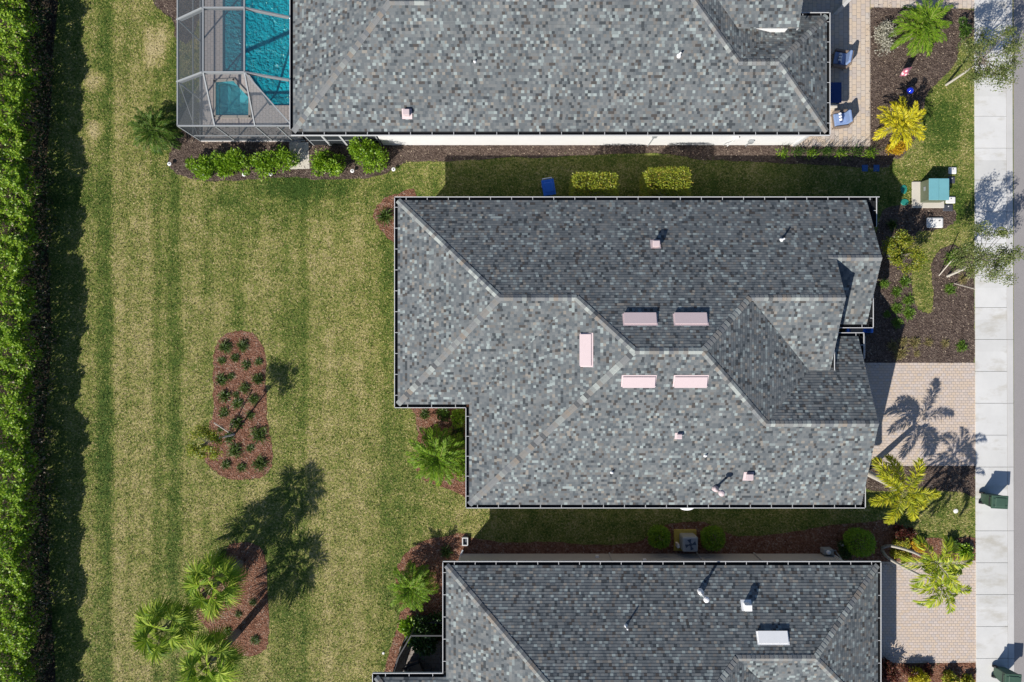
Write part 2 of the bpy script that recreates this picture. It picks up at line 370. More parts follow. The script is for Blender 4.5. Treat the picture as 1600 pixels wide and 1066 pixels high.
def mk_water(name, c, dens):
    m, nt, b, out = new_mat(name); t = NT(nt); spec(b, .06, .5); b.inputs['Base Color'].default_value = (*c, 1); p = t.pos()
    h = t.math('ADD', t.noise(p, 6.0, 2, .5), t.math('MULTIPLY', t.noise(p, 2.2, 2, .6), .9)); t.bump(h, 1.0, .22, b)
    tr = t.n('BsdfTransparent'); tr.inputs[0].default_value = (.42, .86, .92, 1); mx = t.n('MixShader'); mx.inputs[0].default_value = dens
    t.l(tr.outputs[0], mx.inputs[1]); t.l(b.outputs[0], mx.inputs[2]); t.l(mx.outputs[0], out.inputs[0]); return m
M['water'] = mk_water('pool_water', (.008, .44, .56), .66); M['spa_water'] = mk_water('spa_water', (.16, .62, .68), .22)
M['spa_plaster'] = plain('pale_spa_plaster', (.62, .86, .88), .6, .2, var=.08, scale=4); M['plaster'] = plain('aqua_plaster', (.30, .70, .74), .6, .2, var=.1, scale=4)
M['hedge'] = leafmat('hedge_leaf', [(.10, .21, .015), (.19, .33, .025), (.29, .44, .035), (.34, .46, .045), (.13, .25, .018)])
M['hedge_brown'] = leafmat('bare_hedge_twig', [(.10, .07, .045), (.22, .16, .11), (.30, .24, .18)])
M['bright'] = leafmat('bright_shrub_leaf', [(.085, .19, .010), (.17, .30, .016), (.25, .37, .025), (.12, .24, .012)])
M['lime'] = leafmat('yellow_green_leaf', [(.26, .30, .03), (.38, .40, .05), (.48, .42, .05), (.20, .26, .025), (.42, .25, .05)])
M['clip'] = leafmat('clipped_leaf', [(.16, .22, .018), (.26, .31, .03), (.36, .37, .04), (.20, .26, .02), (.40, .27, .04)]); M['front'] = leafmat('front_bed_blade', [(.08, .17, .018), (.13, .24, .025), (.18, .28, .04)])
M['mid'] = leafmat('mid_green_leaf', [(.035, .085, .012), (.065, .13, .018), (.10, .18, .025)])
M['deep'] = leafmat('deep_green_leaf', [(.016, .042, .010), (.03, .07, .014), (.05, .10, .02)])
M['oak'] = leafmat('oak_leaf', [(.07, .11, .025), (.13, .175, .045), (.21, .25, .075), (.26, .25, .11)])
M['young'] = leafmat('young_tree_leaf', [(.20, .25, .025), (.12, .19, .018), (.36, .36, .035), (.28, .26, .035)])
M['red'] = leafmat('dark_red_leaf', [(.06, .014, .014), (.12, .03, .025), (.17, .06, .04), (.05, .05, .02)])
M['yellow'] = leafmat('yellow_leaf', [(.48, .40, .02), (.58, .50, .03), (.42, .38, .03), (.30, .33, .03)])
M['croton'] = leafmat('croton_leaf', [(.60, .42, .02), (.55, .28, .02), (.48, .40, .03)])
M['palm'] = leafmat('sabal_leaf', [(.07, .15, .010), (.18, .30, .018), (.36, .44, .05), (.13, .23, .014), (.30, .36, .04)], .6, .22, .2)
M['date'] = leafmat('date_palm_leaf', [(.09, .19, .010), (.16, .28, .016), (.24, .36, .028)], .55, .25, .25)
M['date_dk'] = leafmat('dark_date_palm_leaf', [(.04, .09, .010), (.075, .145, .015), (.11, .19, .022)], .55, .2, .25)
M['areca'] = leafmat('yellow_palm_leaf', [(.60, .50, .012), (.70, .58, .018), (.44, .44, .018), (.54, .48, .014)], .55, .25, .4)
M['fox'] = leafmat('foxtail_leaf', [(.22, .29, .014), (.42, .44, .022), (.56, .50, .024), (.30, .35, .018)], .55, .25, .4)
M['manila'] = leafmat('manila_palm_leaf', [(.14, .25, .014), (.34, .42, .025), (.56, .56, .035), (.18, .28, .016), (.46, .50, .03)], .55, .25, .4)
M['tuft'] = leafmat('tuft_blade', [(.04, .085, .012), (.065, .12, .018), (.09, .16, .025), (.13, .15, .035)]); M['straw'] = leafmat('dry_blade', [(.32, .25, .12), (.42, .34, .17), (.22, .23, .07), (.28, .20, .10)])
M['chip_red'] = leafmat('red_bark_chip', [(.08, .035, .022), (.20, .09, .055), (.30, .16, .11), (.34, .25, .19)], .9, 0, .1); M['chip_dark'] = leafmat('dark_bark_chip', [(.03, .02, .016), (.08, .055, .045), (.13, .10, .08), (.32, .25, .18)], .9, 0, .1)
M['silver'] = leafmat('silvery_leaf', [(.38, .36, .30), (.52, .50, .44), (.25, .24, .19)]); M['rib'] = plain('frond_rib', (.22, .24, .06), .6)
# ------------------------------------------------------------------ ground, beds, paving
def smooth_poly(pts, n=4, jit=0.0):
    out = []; N = len(pts)
    for i in range(N):
        p0, p1, p2, p3 = [Vector(pts[(i + k - 1) % N]) for k in range(4)]
        for j in range(n):
            t = j / n
            q = 0.5 * ((2 * p1) + (p2 - p0) * t + (2 * p0 - 5 * p1 + 4 * p2 - p3) * t * t + (3 * p1 - p0 - 3 * p2 + p3) * t ** 3)
            out.append((q.x + random.uniform(-jit, jit), q.y + random.uniform(-jit, jit)))
    return out
def flat(mb, loops, z, mat=0):
    L = [[Vector((x, y, 0)) for x, y in lp] for lp in loops]; V = [v for lp in L for v in lp]
    T = []
    for a, b, c in tessellate_polygon(L):
        n = (V[b] - V[a]).cross(V[c] - V[a]).z
        if abs(n) > 1e-9: T.append((a, b, c) if n > 0 else (a, c, b))
    mb.idx([(v.x, v.y, z) for v in V], T, mat)
NOLAWN = []; BEDS = []
def sheet(name, px, z, mat, smooth=True, jit=0.05, holes=()):
    pts = G(px); 
    if smooth: pts = smooth_poly(pts, 6, jit)
    mb = MB(); flat(mb, [pts] + [G(h) for h in holes], z)
    o = mb.build(name, mat); o['kind'] = 'structure'; NOLAWN.append(pts); BEDS.append((pts, mat.name)); return o
DECK = [(314, -200), (470, -200), (470, 222), (314, 222)]
mb = MB(); flat(mb, [[(-220, -220), (220, -220), (220, 220), (-220, 220)], G(DECK)], 0.0)
g = mb.build('lawn', M['lawn']); g['kind'] = 'structure'; NOLAWN.append(G(DECK))
POOL = [(348, -190), (460, -190), (460, 165), (421, 165), (404, 138), (386, 112), (348, 112)]
SPA = [(336, 127), (366, 125), (391, 152), (391, 183), (336, 183)]
mb = MB(); flat(mb, [G(DECK), G(POOL), G(SPA)], 0.02); d = mb.build('pool_deck', M['deck']); d['kind'] = 'structure'
# beds
sheet('mulch_bed', [(345, 527), (368, 518), (392, 519), (408, 535), (415, 560), (416, 620), (418, 660), (425, 690), (425, 725), (414, 743), (392, 749), (355, 747), (335, 735), (320, 718), (326, 690), (328, 660), (333, 650), (333, 600), (334, 555)], .012, M['red_mulch'])
sheet('mulch_bed', [(352, 862), (362, 850), (400, 850), (414, 868), (417, 900), (420, 980), (418, 1010), (402, 1023), (375, 1023), (345, 1007), (322, 980), (308, 962), (312, 930), (330, 890)], .012, M['red_mulch'])
sheet('mulch_bed', [(647, 625), (650, 655), (653, 690), (647, 725), (662, 750), (695, 763), (740, 774), (740, 700), (740, 625)], .012, M['red_mulch'])
sheet('mulch_bed', [(650, 300), (615, 305), (598, 312), (586, 328), (585, 345), (598, 362), (618, 382), (650, 385)], .012, M['red_mulch'])
sheet('mulch_bed', [(735, 838), (690, 838), (652, 850), (627, 873), (617, 905), (625, 940), (622, 975), (610, 1010), (602, 1045), (600, 1075), (720, 1075), (730, 900)], .012, M['red_mulch'])
sheet('mulch_bed', [(728, 842), (790, 848), (860, 846), (915, 851), (990, 848), (1020, 832), (1050, 818), (1100, 816), (1135, 832), (1160, 838), (1230, 832), (1300, 820), (1350, 816), (1392, 813), (1420, 836), (1480, 842), (1526, 842), (1526, 882), (1400, 885), (1200, 885), (900, 885), (728, 885)], .016, M['red_mulch'], jit=.03)
sheet('mulch_bed', [(232, -30), (238, 0), (252, 18), (270, 32), (275, 60), (300, 60), (318, -30)], .012, M['dark_mulch'])
sheet('mulch_bed', [(320, 195), (285, 205), (265, 240), (266, 262), (290, 277), (330, 283), (400, 281), (460, 277), (500, 281), (560, 280), (600, 272), (625, 258), (650, 252), (700, 253), (800, 246), (850, 246), (1000, 240), (1060, 243), (1100, 250), (1200, 254), (1300, 259), (1385, 262), (1392, 230), (1370, 215), (1000, 215), (600, 210)], .012, M['dark_mulch'], jit=.04)
sheet('mulch_bed', [(1360, 13), (1440, 13), (1521, 17), (1521, 52), (1500, 72), (1494, 98), (1470, 125), (1450, 145), (1440, 185), (1430, 215), (1413, 242), (1392, 250), (1380, 240), (1358, 215), (1358, 120)], .016, M['dark_mulch'])
sheet('mulch_bed', [(1385, 325), (1430, 319), (1478, 322), (1494, 335), (1486, 352), (1458, 361), (1434, 363), (1422, 385), (1400, 400), (1370, 395), (1372, 350)], .012, M['dark_mulch'])
sheet('mulch_bed', [(1360, 385), (1400, 388), (1426, 405), (1424, 440), (1428, 470), (1438, 486), (1455, 488), (1458, 460), (1455, 415), (1466, 393), (1488, 383), (1506, 392), (1521, 405), (1522, 440), (1522, 500), (1522, 560), (1500, 567.5), (1400, 567.5), (1330, 567.5), (1330, 480)], .016, M['dark_mulch'], jit=.04)
sheet('mulch_bed', [(1350, 727.5), (1440, 727.5), (1522, 727.5), (1522, 750), (1523, 776), (1500, 769), (1460, 766), (1400, 768), (1350, 762)], .016, M['grey_mulch'])
sheet('mulch_bed', [(1350, 1036.5), (1450, 1036.5), (1526, 1034), (1527, 1100), (1350, 1100)], .012, M['red_mulch'], False)
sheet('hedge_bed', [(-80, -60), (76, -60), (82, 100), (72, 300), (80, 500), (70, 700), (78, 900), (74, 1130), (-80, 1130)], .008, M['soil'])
# paving
sheet('driveway', [(1320, 567), (1522.5, 567), (1524, 728), (1320, 728)], .022, M['drive'], False)
sheet('driveway', [(1330, 878), (1524.5, 876), (1526, 1035), (1330, 1037)], .022, M['drive'], False)
sheet('patio', [(1235, -100), (1359.5, -100), (1359.5, 229), (1235, 229)], .022, M['patio'], False)
sheet('path', [(1360, -100), (1521.5, -100), (1521.5, 14), (1360, 12)], .022, M['patio'], False)
sheet('path', [(1295, 440), (1352, 440), (1352, 560), (1295, 560)], .026, M['patio'], False)
sheet('lanai_floor', [(625, 1010), (705, 1000), (705, 1120), (605, 1120)], .022, M['dim_deck'], False)
sheet('path', [(452, 222.5), (482, 222.5), (484, 264), (452, 265)], .026, M['pad'], False)
# kerb stones: light edging that shows along the mulch
def strip(name, x0, x1, z, mat, ys, gap, base_mat):
    mb = MB()
    for a, b in zip(ys[:-1], ys[1:]):
        def xx(x, y): return x + 3.0 * (y - 533) / 1066 + 1.5
        q = [(xx(x0, a), a + gap), (xx(x1, a), a + gap), (xx(x1, b), b - gap), (xx(x0, b), b - gap)]
        mb.prism(G(q), 0.0, z)
    o = mb.build(name, mat, bevel=.008); o['kind'] = 'structure'
    NOLAWN.append(G([(x0 - 1, -200), (x1 + 3, -200), (x1 + 4, 1300), (x0, 1300)])); return o
ysl = [232 + 49.75 * k for k in range(-9, 26)]
strip('sidewalk', 1521.5, 1570.5, .07, M['concrete'], ysl, .25, None)
strip('kerb', 1571.2, 1580.5, .065, M['curb'], [232 + 99.5 * k for k in range(-6, 14)], .2, None)
mb = MB(); mb.prism(G([(1581, -2500), (1860, -2500), (1866, 3600), (1587, 3600)]), -.05, .012); o = mb.build('road', M['asphalt']); o['kind'] = 'structure'
NOLAWN.append(G([(1581, -2500), (1860, -2500), (1866, 3600), (1587, 3600)]))

# ------------------------------------------------------------------ roofs
class Pl:
    def __init__(s, o, d, z0, m):
        s.o = Vector(o); s.d = Vector(d).normalized(); s.z0 = z0; s.m = m
        s.b = m * s.d.x; s.c = m * s.d.y; s.a = z0 - s.b * s.o.x - s.c * s.o.y; s.k = math.sqrt(1 + m * m)
        s.uoff = random.uniform(0, 300)
    def z(s, x, y): return s.a + s.b * x + s.c * y
    def p(s, x, y, up=0): return Vector((x, y, s.z(x, y) + up))
    def axes(s):
        t = Vector((-s.d.y, s.d.x, 0)); v = Vector((s.d.x, s.d.y, s.m)).normalized(); n = t.cross(v)
        if n.z < 0: t = -t; n = -n
        return t, v, n
    def px(s, px, py):                         # photo pixel -> point on this plane
        z = s.z0
        for _ in range(30):
            q = U(px, py, z); z = s.z(q.x, q.y)
        return Vector((q.x, q.y, z))
def P3(A, B, C):
    m = np.array([[A.b, A.c, -1], [B.b, B.c, -1], [C.b, C.c, -1]]); r = np.array([-A.a, -B.a, -C.a])
    x = np.linalg.solve(m, r); return (float(x[0]), float(x[1]))
def on_x(A, B, x): return (x, (B.a - A.a + (B.b - A.b) * x) / (A.c - B.c))
def on_y(A, B, y): return ((B.a - A.a + (B.c - A.c) * y) / (A.b - B.b), y)
E_ = 0.1335; TH = 0.012
def clipv(poly, v, keep_above):
    out = []; n = len(poly)
    for i in range(n):
        a = poly[i]; b = poly[(i + 1) % n]; ia = (a[1] >= v) == keep_above or a[1] == v; ib = (b[1] >= v) == keep_above or b[1] == v
        if ia: out.append(a)
        if ia != ib:
            t = (v - a[1]) / (b[1] - a[1]); out.append((a[0] + t * (b[0] - a[0]), v))
    return out
def shingle(mb, poly, P):
    t = Vector((-P.d.y, P.d.x))
    q = [((Vector(p) - P.o).dot(t), (Vector(p) - P.o).dot(P.d) * P.k) for p in poly]
    V3 = [Vector((a, b, 0)) for a, b in q]
    def world(u, v, lift):
        h = v / P.k; x = P.o + P.d * h + t * u; return (x.x, x.y, P.z0 + P.m * h + lift)
    for tri in tessellate_polygon([V3]):
        T = [(V3[i].x, V3[i].y) for i in tri]
        area = (T[1][0] - T[0][0]) * (T[2][1] - T[0][1]) - (T[2][0] - T[0][0]) * (T[1][1] - T[0][1])
        if abs(area) < 1e-7: continue
        r0 = math.floor(min(b for _, b in T) / E_ + 1e-6); r1 = math.ceil(max(b for _, b in T) / E_ - 1e-6)
        for r in range(r0, r1):
            a = r * E_; b = a + E_
            c = clipv(clipv(T, a, True), b, False)
            cc = []
            for pnt in c:
                if not cc or abs(pnt[0] - cc[-1][0]) + abs(pnt[1] - cc[-1][1]) > 1e-6: cc.append(pnt)
            if len(cc) > 1 and abs(cc[0][0] - cc[-1][0]) + abs(cc[0][1] - cc[-1][1]) < 1e-6: cc.pop()
            if len(cc) < 3: continue
            w = [world(u, v, TH * (1 - (v - a) / E_)) for u, v in cc]
            vm = (r + .5) * E_; uv = [(u + P.uoff, vm) for u, v in cc]
            n = (Vector(w[1]) - Vector(w[0])).cross(Vector(w[2]) - Vector(w[0]))
            if n.z < 0: w = w[::-1]; uv = uv[::-1]
            mb.add(w, 0, uv)
            for i in range(len(cc)):
                p, s = cc[i], cc[(i + 1) % len(cc)]
                if abs(p[1] - a) < 1e-6 and abs(s[1] - a) < 1e-6:
                    mb.add([world(p[0], a, 0), world(s[0], a, 0), world(s[0], a, TH), world(p[0], a, TH)], 0, [(p[0] + P.uoff, vm)] * 4)
def caps(mb, a, b, A, B, w=.145, seed=0):
    """overlapping ridge caps from low point a to high point b between planes A and B (plan points)"""
    a3 = A.p(*a); b3 = A.p(*b); d = b3 - a3; L = d.length; d = d / L; n = max(1, int(L / .20))
    h = Vector((d.x, d.y, 0)).normalized(); s = Vector((-h.y, h.x, 0))
    for i in range(n):
        p = a3 + d * (L * i / n); q = a3 + d * (L * (i + 1.12) / n)
        def foot(pt, sg, up):
            x = pt + s * (w * sg); za = A.z(x.x, x.y); zb = B.z(x.x, x.y)
            return Vector((x.x, x.y, min(za, zb) + up))
        u = [(i + .3, seed)] * 4
        for sg in (1, -1):
            pts = [foot(p, sg, .034), foot(q, sg, .018), q + Vector((0, 0, .026)), p + Vector((0, 0, .05))]
            if sg < 0: pts = pts[::-1]
            mb.add(pts, 0, u)
            e = [foot(p, sg, .0), foot(p, sg, .034), p + Vector((0, 0, .05)), p + Vector((0, 0, .0))]
            mb.add(e, 0, u)
def gutter(mb, a, b, out, z=2.77, straps=True, ext=(0, 0)):
    """open K-style gutter along roof edge a-b; out = outward normal"""
    a = Vector((a[0], a[1], 0)); b = Vector((b[0], b[1], 0)); o = Vector((out[0], out[1], 0)); d = (b - a).normalized()
    a = a - d * ext[0]; b = b + d * ext[1]; L = (b - a).length; c = (a + b) / 2; rz = math.atan2(d.y, d.x)
    for off, wd, zc, hh, m in ((.166, .030, z - .045, .12, 0), (.065, .18, z - .112, .012, 0), (.065, .165, z - .10, .010, 1), (.1455, .007, z - .054, .085, 1), (-.03, .02, z - .09, .12, 1)):
        mb.box(c + o * off + Vector((0, 0, zc)), (L, wd, hh), m, rz)
    if straps:
        n = max(1, round(L / 1.02))
        for i in range(n):
            p = a + d * (L * (i + .55) / n) + o * .085
            mb.box(p + Vector((0, 0, z + .010)), (.022, .15, .010), 0, rz)
def rake(mb, a3, b3, out):
    """white board under a sloping gable edge"""
    o = Vector((out[0], out[1], 0)) * .012
    pts = [Vector(a3) - Vector((0, 0, .012)), Vector(b3) - Vector((0, 0, .012))]; d = Vector((0, 0, -.17)); i = o * -2.2
    V = [pts[0] + o, pts[1] + o, pts[1] + o + d, pts[0] + o + d, pts[0] + i, pts[1] + i, pts[1] + i + d, pts[0] + i + d]
    mb.idx(V, [(0, 1, 2, 3), (7, 6, 5, 4), (0, 4, 5, 1), (1, 5, 6, 2), (2, 6, 7, 3), (3, 7, 4, 0)])
def wallring(mb, poly, z0=0.0, z1=2.64): mb.prism(poly, z0, z1)
def window(parent, c, w, h, nrm):
    c = Vector(c); n = Vector((nrm[0], nrm[1], 0)); rz = math.atan2(n.y, n.x) + math.pi / 2
    f = MB(); t = .07
    for dx, dz, sx, sz in ((0, h / 2, w + t, t), (0, -h / 2, w + t, t), (-w / 2, 0, t, h - t), (w / 2, 0, t, h - t), (0, 0, .04, h - t)):
        f.box(c + Vector((math.cos(rz) * dx, math.sin(rz) * dx, dz)) + n * .025, (sx, .06, sz), 0, rz)
    fr = f.build('window', M['white'], parent)
    g = MB(); g.box(c + n * .008, (w - t, .016, h - t), 0, rz); g.build('pane', M['glass'], fr)
def slope_vent(parent, P, px, py, mat, L=1.42, W=.50, hgt=.13, along=True, name='roof_vent'):
    """low hood lying on the slope, open at its lower edge"""
    c = P.px(px, py); t, v, n = P.axes()
    lo = c - v * (W / 2); hi = c + v * (W / 2); mb = MB()
    A = [lo - t * (L / 2), lo + t * (L / 2), hi + t * (L / 2), hi - t * (L / 2)]
    T = [lo - t * (L / 2) + n * hgt - v * .02, lo + t * (L / 2) + n * hgt - v * .02, hi + t * (L / 2) + n * (hgt * .55), hi - t * (L / 2) + n * (hgt * .55)]
    mb.idx(A + T, [(4, 5, 6, 7), (1, 2, 6, 5), (3, 0, 4, 7), (2, 3, 7, 6)], 0)
    i = [A[0] + v * .05, A[1] + v * .05, T[1] + v * .05 - n * .03, T[0] + v * .05 - n * .03]
    mb.add(i, 1)
    mb.idx([T[0], T[1], T[1] - n * .05, T[0] - n * .05], [(3, 2, 1, 0)], 0)
    # flange on the shingles
    F = [lo - t * (L / 2 + .06) - v * .02, lo + t * (L / 2 + .06) - v * .02, hi + t * (L / 2 + .06) + v * .08, hi - t * (L / 2 + .06) + v * .08]
    mb.idx([p + n * .022 for p in F], [(0, 1, 2, 3)], 0)
    return mb.build(name, [M[mat], M['dark']], parent)
def box_vent(parent, P, px, py, mat, s=.34, h=.27):
    c = P.px(px, py); mb = MB(); t, v, n = P.axes()
    rz = math.atan2(P.d.y, P.d.x) - math.pi / 2
    mb.box(c + Vector((0, 0, h / 2 - .06)), (s * .72, s * .72, h), 0, rz)
    mb.box(c + Vector((0, 0, h - .02)), (s, s * .9, .10), 0, rz, .86)
    mb.idx([c + n * .025 + t * a * s * .7 + v * b * s * .7 for a, b in ((-1, -1), (1, -1), (1, 1), (-1, 1))], [(0, 1, 2, 3)], 0)
    return mb.build('box_vent', M[mat], parent, bevel=.01)
def pipe_vent(parent, P, px, py, mat, h=.32, r=.045, cap=False):
    c = P.px(px, py); mb = MB(); mb.tube([c - Vector((0, 0, .05)), c + Vector((0, 0, h))], r, 10, 0)
    mb.lathe(c, [(r * 2.6, -.03), (r * 2.2, .04), (r * 1.2, .12)], 12, 0)
    if cap:
        mb.lathe(c + Vector((0, 0, h - .1)), [(r * 1.4, 0), (r * 2.4, .05), (r * 2.5, .14), (r * 1.6, .2), (.01, .23)], 16, 0)
        mb.lathe(c, [(r * 2.6, .1), (r * 2.2, .22), (r * 1.2, .3)], 12, 0)
    return mb.build('vent_pipe', M[mat], parent, smooth=False)

mN, mS, mW = .47, .455, .46; Z0 = 2.8
# ---- the house in the middle
h1 = thing('house', (5.5, -.5, 0), 'whole grey shingled house in the middle of the photo with five flat pink roof vents', 'house')
N = Pl((0, 6.76), (0, -1), Z0, mN); W1 = Pl((-5.48, 0), (1, 0), Z0, mW); S1 = Pl((0, -3.04), (0, 1), Z0, mS)
W2 = Pl((-2.05, 0), (1, 0), Z0, mW); S2 = Pl((0, -7.86), (0, 1), Z0, mS)
xe = 8.24; ym = on_x(N, S2, 0)[1]; E1 = Pl((xe + (N.z(0, ym) - Z0) / mW, 0), (-1, 0), Z0, mW)
yr = on_x(N, S1, 0)[1]; S3 = Pl((0, yr - (N.z(0, yr) - Z0) / mS), (0, 1), Z0, mS)
N2 = Pl((0, -3.75 + (S2.z(0, -3.75) - Z0) / mN), (0, -1), Z0, mN)
y4 = 3.83; S4 = Pl((0, y4 - (N.z(0, y4) - Z0) / mS), (0, 1), Z0, mS)
XR, XU, XS = 17.03, 14.93, 16.62
pNW = (-5.48, 6.76); pr0 = P3(N, W1, S1); pr1 = P3(N, S1, W2); pa = P3(N, W2, S2); pe = P3(N, E1, S2); pg = P3(N, S3, E1); ps = P3(S2, N2, E1); pv = P3(S3, N2, E1)
pin = (-2.05, -3.04); pSW2 = (-2.05, -7.86); pSW1 = (-5.48, -3.04); yv = on_x(S3, N2, 0)[1]
y4e = S4.o.y; n2e = N2.o.y
mb = MB()
shingle(mb, [pNW, pr0, pr1, pa, pe, pg, (XU, yr), (XU, y4), (XR, y4), (XR, 6.76)], N)
shingle(mb, [pNW, pSW1, pr0], W1); shingle(mb, [pSW1, pin, pr1, pr0], S1); shingle(mb, [pin, pSW2, pa, pr1], W2)
shingle(mb, [pSW2, (XS + .16, -7.86), (XS, -3.75), ps, pe, pa], S2)
shingle(mb, [pe, ps, pv, pg], E1); shingle(mb, [pg, pv, (XU, yv), (XU, yr)], S3)
shingle(mb, [ps, (XS, -3.75), (XS, n2e), (XU + .02, n2e), (XU + .02, yv), pv], N2)
shingle(mb, [(XU - .6, y4), (XU - .6, y4e), (XR, y4e), (XR, y4)], S4)
roof1 = mb.build('roof', M['shingle'], h1)
mb = MB(); k = 0
for a, b, A, B in ((pNW, pr0, N, W1), (pSW1, pr0, W1, S1), (pr0, pr1, N, S1), (pr1, pa, N, W2), (pSW2, pa, W2, S2), (pa, pe, N, S2), (pg, pe, N, E1), (ps, pe, E1, S2), ((XU, yr), pg, N, S3), ((XS, -3.75), ps, N2, S2), ((XR, y4), (XU - .35, y4), N, S4)):
    caps(mb, a, b, A, B, seed=k); k += 1
mb.build('ridge_cap', M['cap'], h1)
mb = MB()
gutter(mb, (-5.48, 6.76), (17.5, 6.76), (0, 1), ext=(.165, .165)); gutter(mb, (-5.48, -3.04), (-5.48, 6.76), (-1, 0), ext=(.12, .12)); gutter(mb, (-5.48, -3.04), (-2.05, -3.04), (0, -1), ext=(.165, -.15))
gutter(mb, (-2.05, -7.86), (-2.05, -3.04), (-1, 0), ext=(.12, -.15)); gutter(mb, (-2.05, -7.86), (16.9, -7.86), (0, -1), ext=(.165, .06))
gutter(mb, (17.36, 5.5), (17.36, 6.76), (1, 0), ext=(0, .14)); gutter(mb, (16.82, -7.86), (16.82, -6.75), (1, 0), ext=(.14, 0))
gutter(mb, (14.95, y4e), (17.2, y4e), (0, -1), ext=(0, .165)); gutter(mb, (17.2, y4e), (17.2, y4e + 1.45), (1, 0), ext=(.14, 0))
gutter(mb, (15.2, n2e), (16.75, n2e), (0, 1), ext=(0, .165)); gutter(mb, (16.75, n2e - 1.1), (16.75, n2e), (1, 0), ext=(0, .14))
gutter(mb, (XU + .02, yv), (XU + .02, .05), (1, 0), z=3.6)
mb.build('gutter', [M['white'], M['gutter_in']], h1)
mb = MB()
for a, b in (((XR, 6.76), (XR, y4)), ((XR, y4), (XR, y4e)), ((XU, y4), (XU, yr)), ((XU, yr), (XU, yv)), ((XS + .16, -7.86), (XS, -3.75)), ((XS, -3.75), (XS, n2e))):
    def zz(p): return min(N.z(*p) if p[1] > yr - .01 else 9, (S4.z(*p) if p[0] > 17 else S3.z(*p) if p[0] < 15 else 9), (min(S2.z(*p), N2.z(*p)) if p[0] > 16 and p[0] < 17 else 9))
    rake(mb, (*a, zz(a)), (*b, zz(b)), (1, 0))
mb.build('rake_board', M['white'], h1)
# boxed eave returns, coloured near-black to paint in the gutter shadow
for x0, x1, y0, y1 in ((17.12, 17.36, 5.5, 6.76), (16.61, 16.82, -7.86, -6.75), (16.6, 16.74, n2e - 1.1, n2e), (17.12, 17.19, y4e, y4e + 1.45)):
    mb = MB(); mb.box(((x0 + x1) / 2, (y0 + y1) / 2, 2.655), (x1 - x0, y1 - y0, .05)); mb.build('eave_return', M['gutter_in'], h1)
mb = MB(); flat(mb, [[(-5.46, 6.74), (-5.46, -3.02), (-2.03, -3.02), (-2.03, -7.84), (16.6, -7.84), (16.6, n2e), (15.0, n2e), (15.0, y4e), (17.1, y4e), (17.1, 6.74)]], 2.66); mb.build('soffit', M['white'], h1)
mb = MB(); wallring(mb, [(-5.0, 6.3), (-5.0, -2.6), (-1.6, -2.6), (-1.6, -7.42), (16.2, -7.42), (16.2, -.4), (14.45, -.4), (14.45, 6.3)])
def gable(mb, x, t, pts): mb.idx([(x, y, z) for y, z in pts] + [(x - t, y, z) for y, z in pts], [tuple(range(len(pts))), tuple(range(2 * len(pts) - 1, len(pts) - 1, -1))] + [(i, i + len(pts), (i + 1) % len(pts) + len(pts), (i + 1) % len(pts)) for i in range(len(pts))])
gable(mb, 16.75, .15, [(6.3, 2.65), (6.3, N.z(0, 6.3) - .06), (y4, N.z(0, y4) - .06), (y4e + .45, S4.z(0, y4e + .45) - .06), (y4e + .45, 2.65)])
gable(mb, 14.5, .15, [(y4, 2.7), (y4, N.z(0, y4) - .06), (yr, N.z(0, yr) - .06), (yv, S3.z(0, yv) - .06), (yv, 2.7)])
gable(mb, 16.2, .15, [(-7.42, 2.65), (-7.42, S2.z(0, -7.42) - .06), (-3.75, S2.z(0, -3.75) - .06), (n2e - .45, N2.z(0, n2e - .45) - .06), (n2e - .45, 2.65)])
mb.box((16.68, 3.6, 2.5), (.25, 5.4, .32)); mb.build('wall', M['stucco_beige'], h1)
for yy in (1.2, 6.1):
    mb = MB(); mb.box((16.68, yy, 1.2), (.3, .3, 2.36)); mb.box((16.68, yy, .2), (.4, .4, .35)); mb.build('porch_column', M['white'], h1, bevel=.01)
for c, w, h, n in (((14.45, 4.2, 1.4), 1.6, 1.3, (1, 0)), ((3, -7.42, 1.5), 1.2, 1.2, (0, -1)), ((10, -7.42, 1.5), 1.2, 1.2, (0, -1)), ((-5.0, 4, 1.3), 2.2, 1.9, (-1, 0)), ((-1.6, -5, 1.4), 1.4, 1.2, (-1, 0))): window(h1, c, w, h, n)
mb = MB(); mb.box((16.22, -4.1, 1.1), (.05, 4.8, 2.15))
for i in range(4): mb.box((16.255, -4.1, .3 + i * .53), (.02, 4.7, .46))
mb.build('garage_door', M['white'], h1)
slope_vent(h1, N, 1000, 499, 'vent_pink'); slope_vent(h1, N, 1079, 499, 'vent_pink'); slope_vent(h1, S2, 998, 596, 'vent_pink', W=.48); slope_vent(h1, S2, 1079, 596, 'vent_pink', W=.48); slope_vent(h1, W2, 916, 547, 'vent_pink', L=1.40, W=.50)
box_vent(h1, N, 1024, 382, 'vent_pink'); box_vent(h1, S2, 1169, 744, 'vent_pink'); box_vent(h1, S2, 1060, 681, 'vent_pink', .24, .24)
pipe_vent(h1, S2, 956, 738, 'vent_white', .22, .035); pipe_vent(h1, S2, 1102, 712, 'vent_white', .18, .035); pipe_vent(h1, N, 1221, 375, 'vent_white', .34, .04); pipe_vent(h1, S2, 1117, 763, 'vent_pink', 1.05, .06, True)
mb = MB(); c = U(1073, 799, 2.5); mb.lathe((0, 0, 0), [(.36, 0), (.38, .05), (.38, .12), (.30, .16)], 24); mb.v = [(c.x + x, c.y + .24 + y * .5, 2.42 + z) for x, y, z in mb.v]; mb.build('light_hood', M['vent_white'], h1)

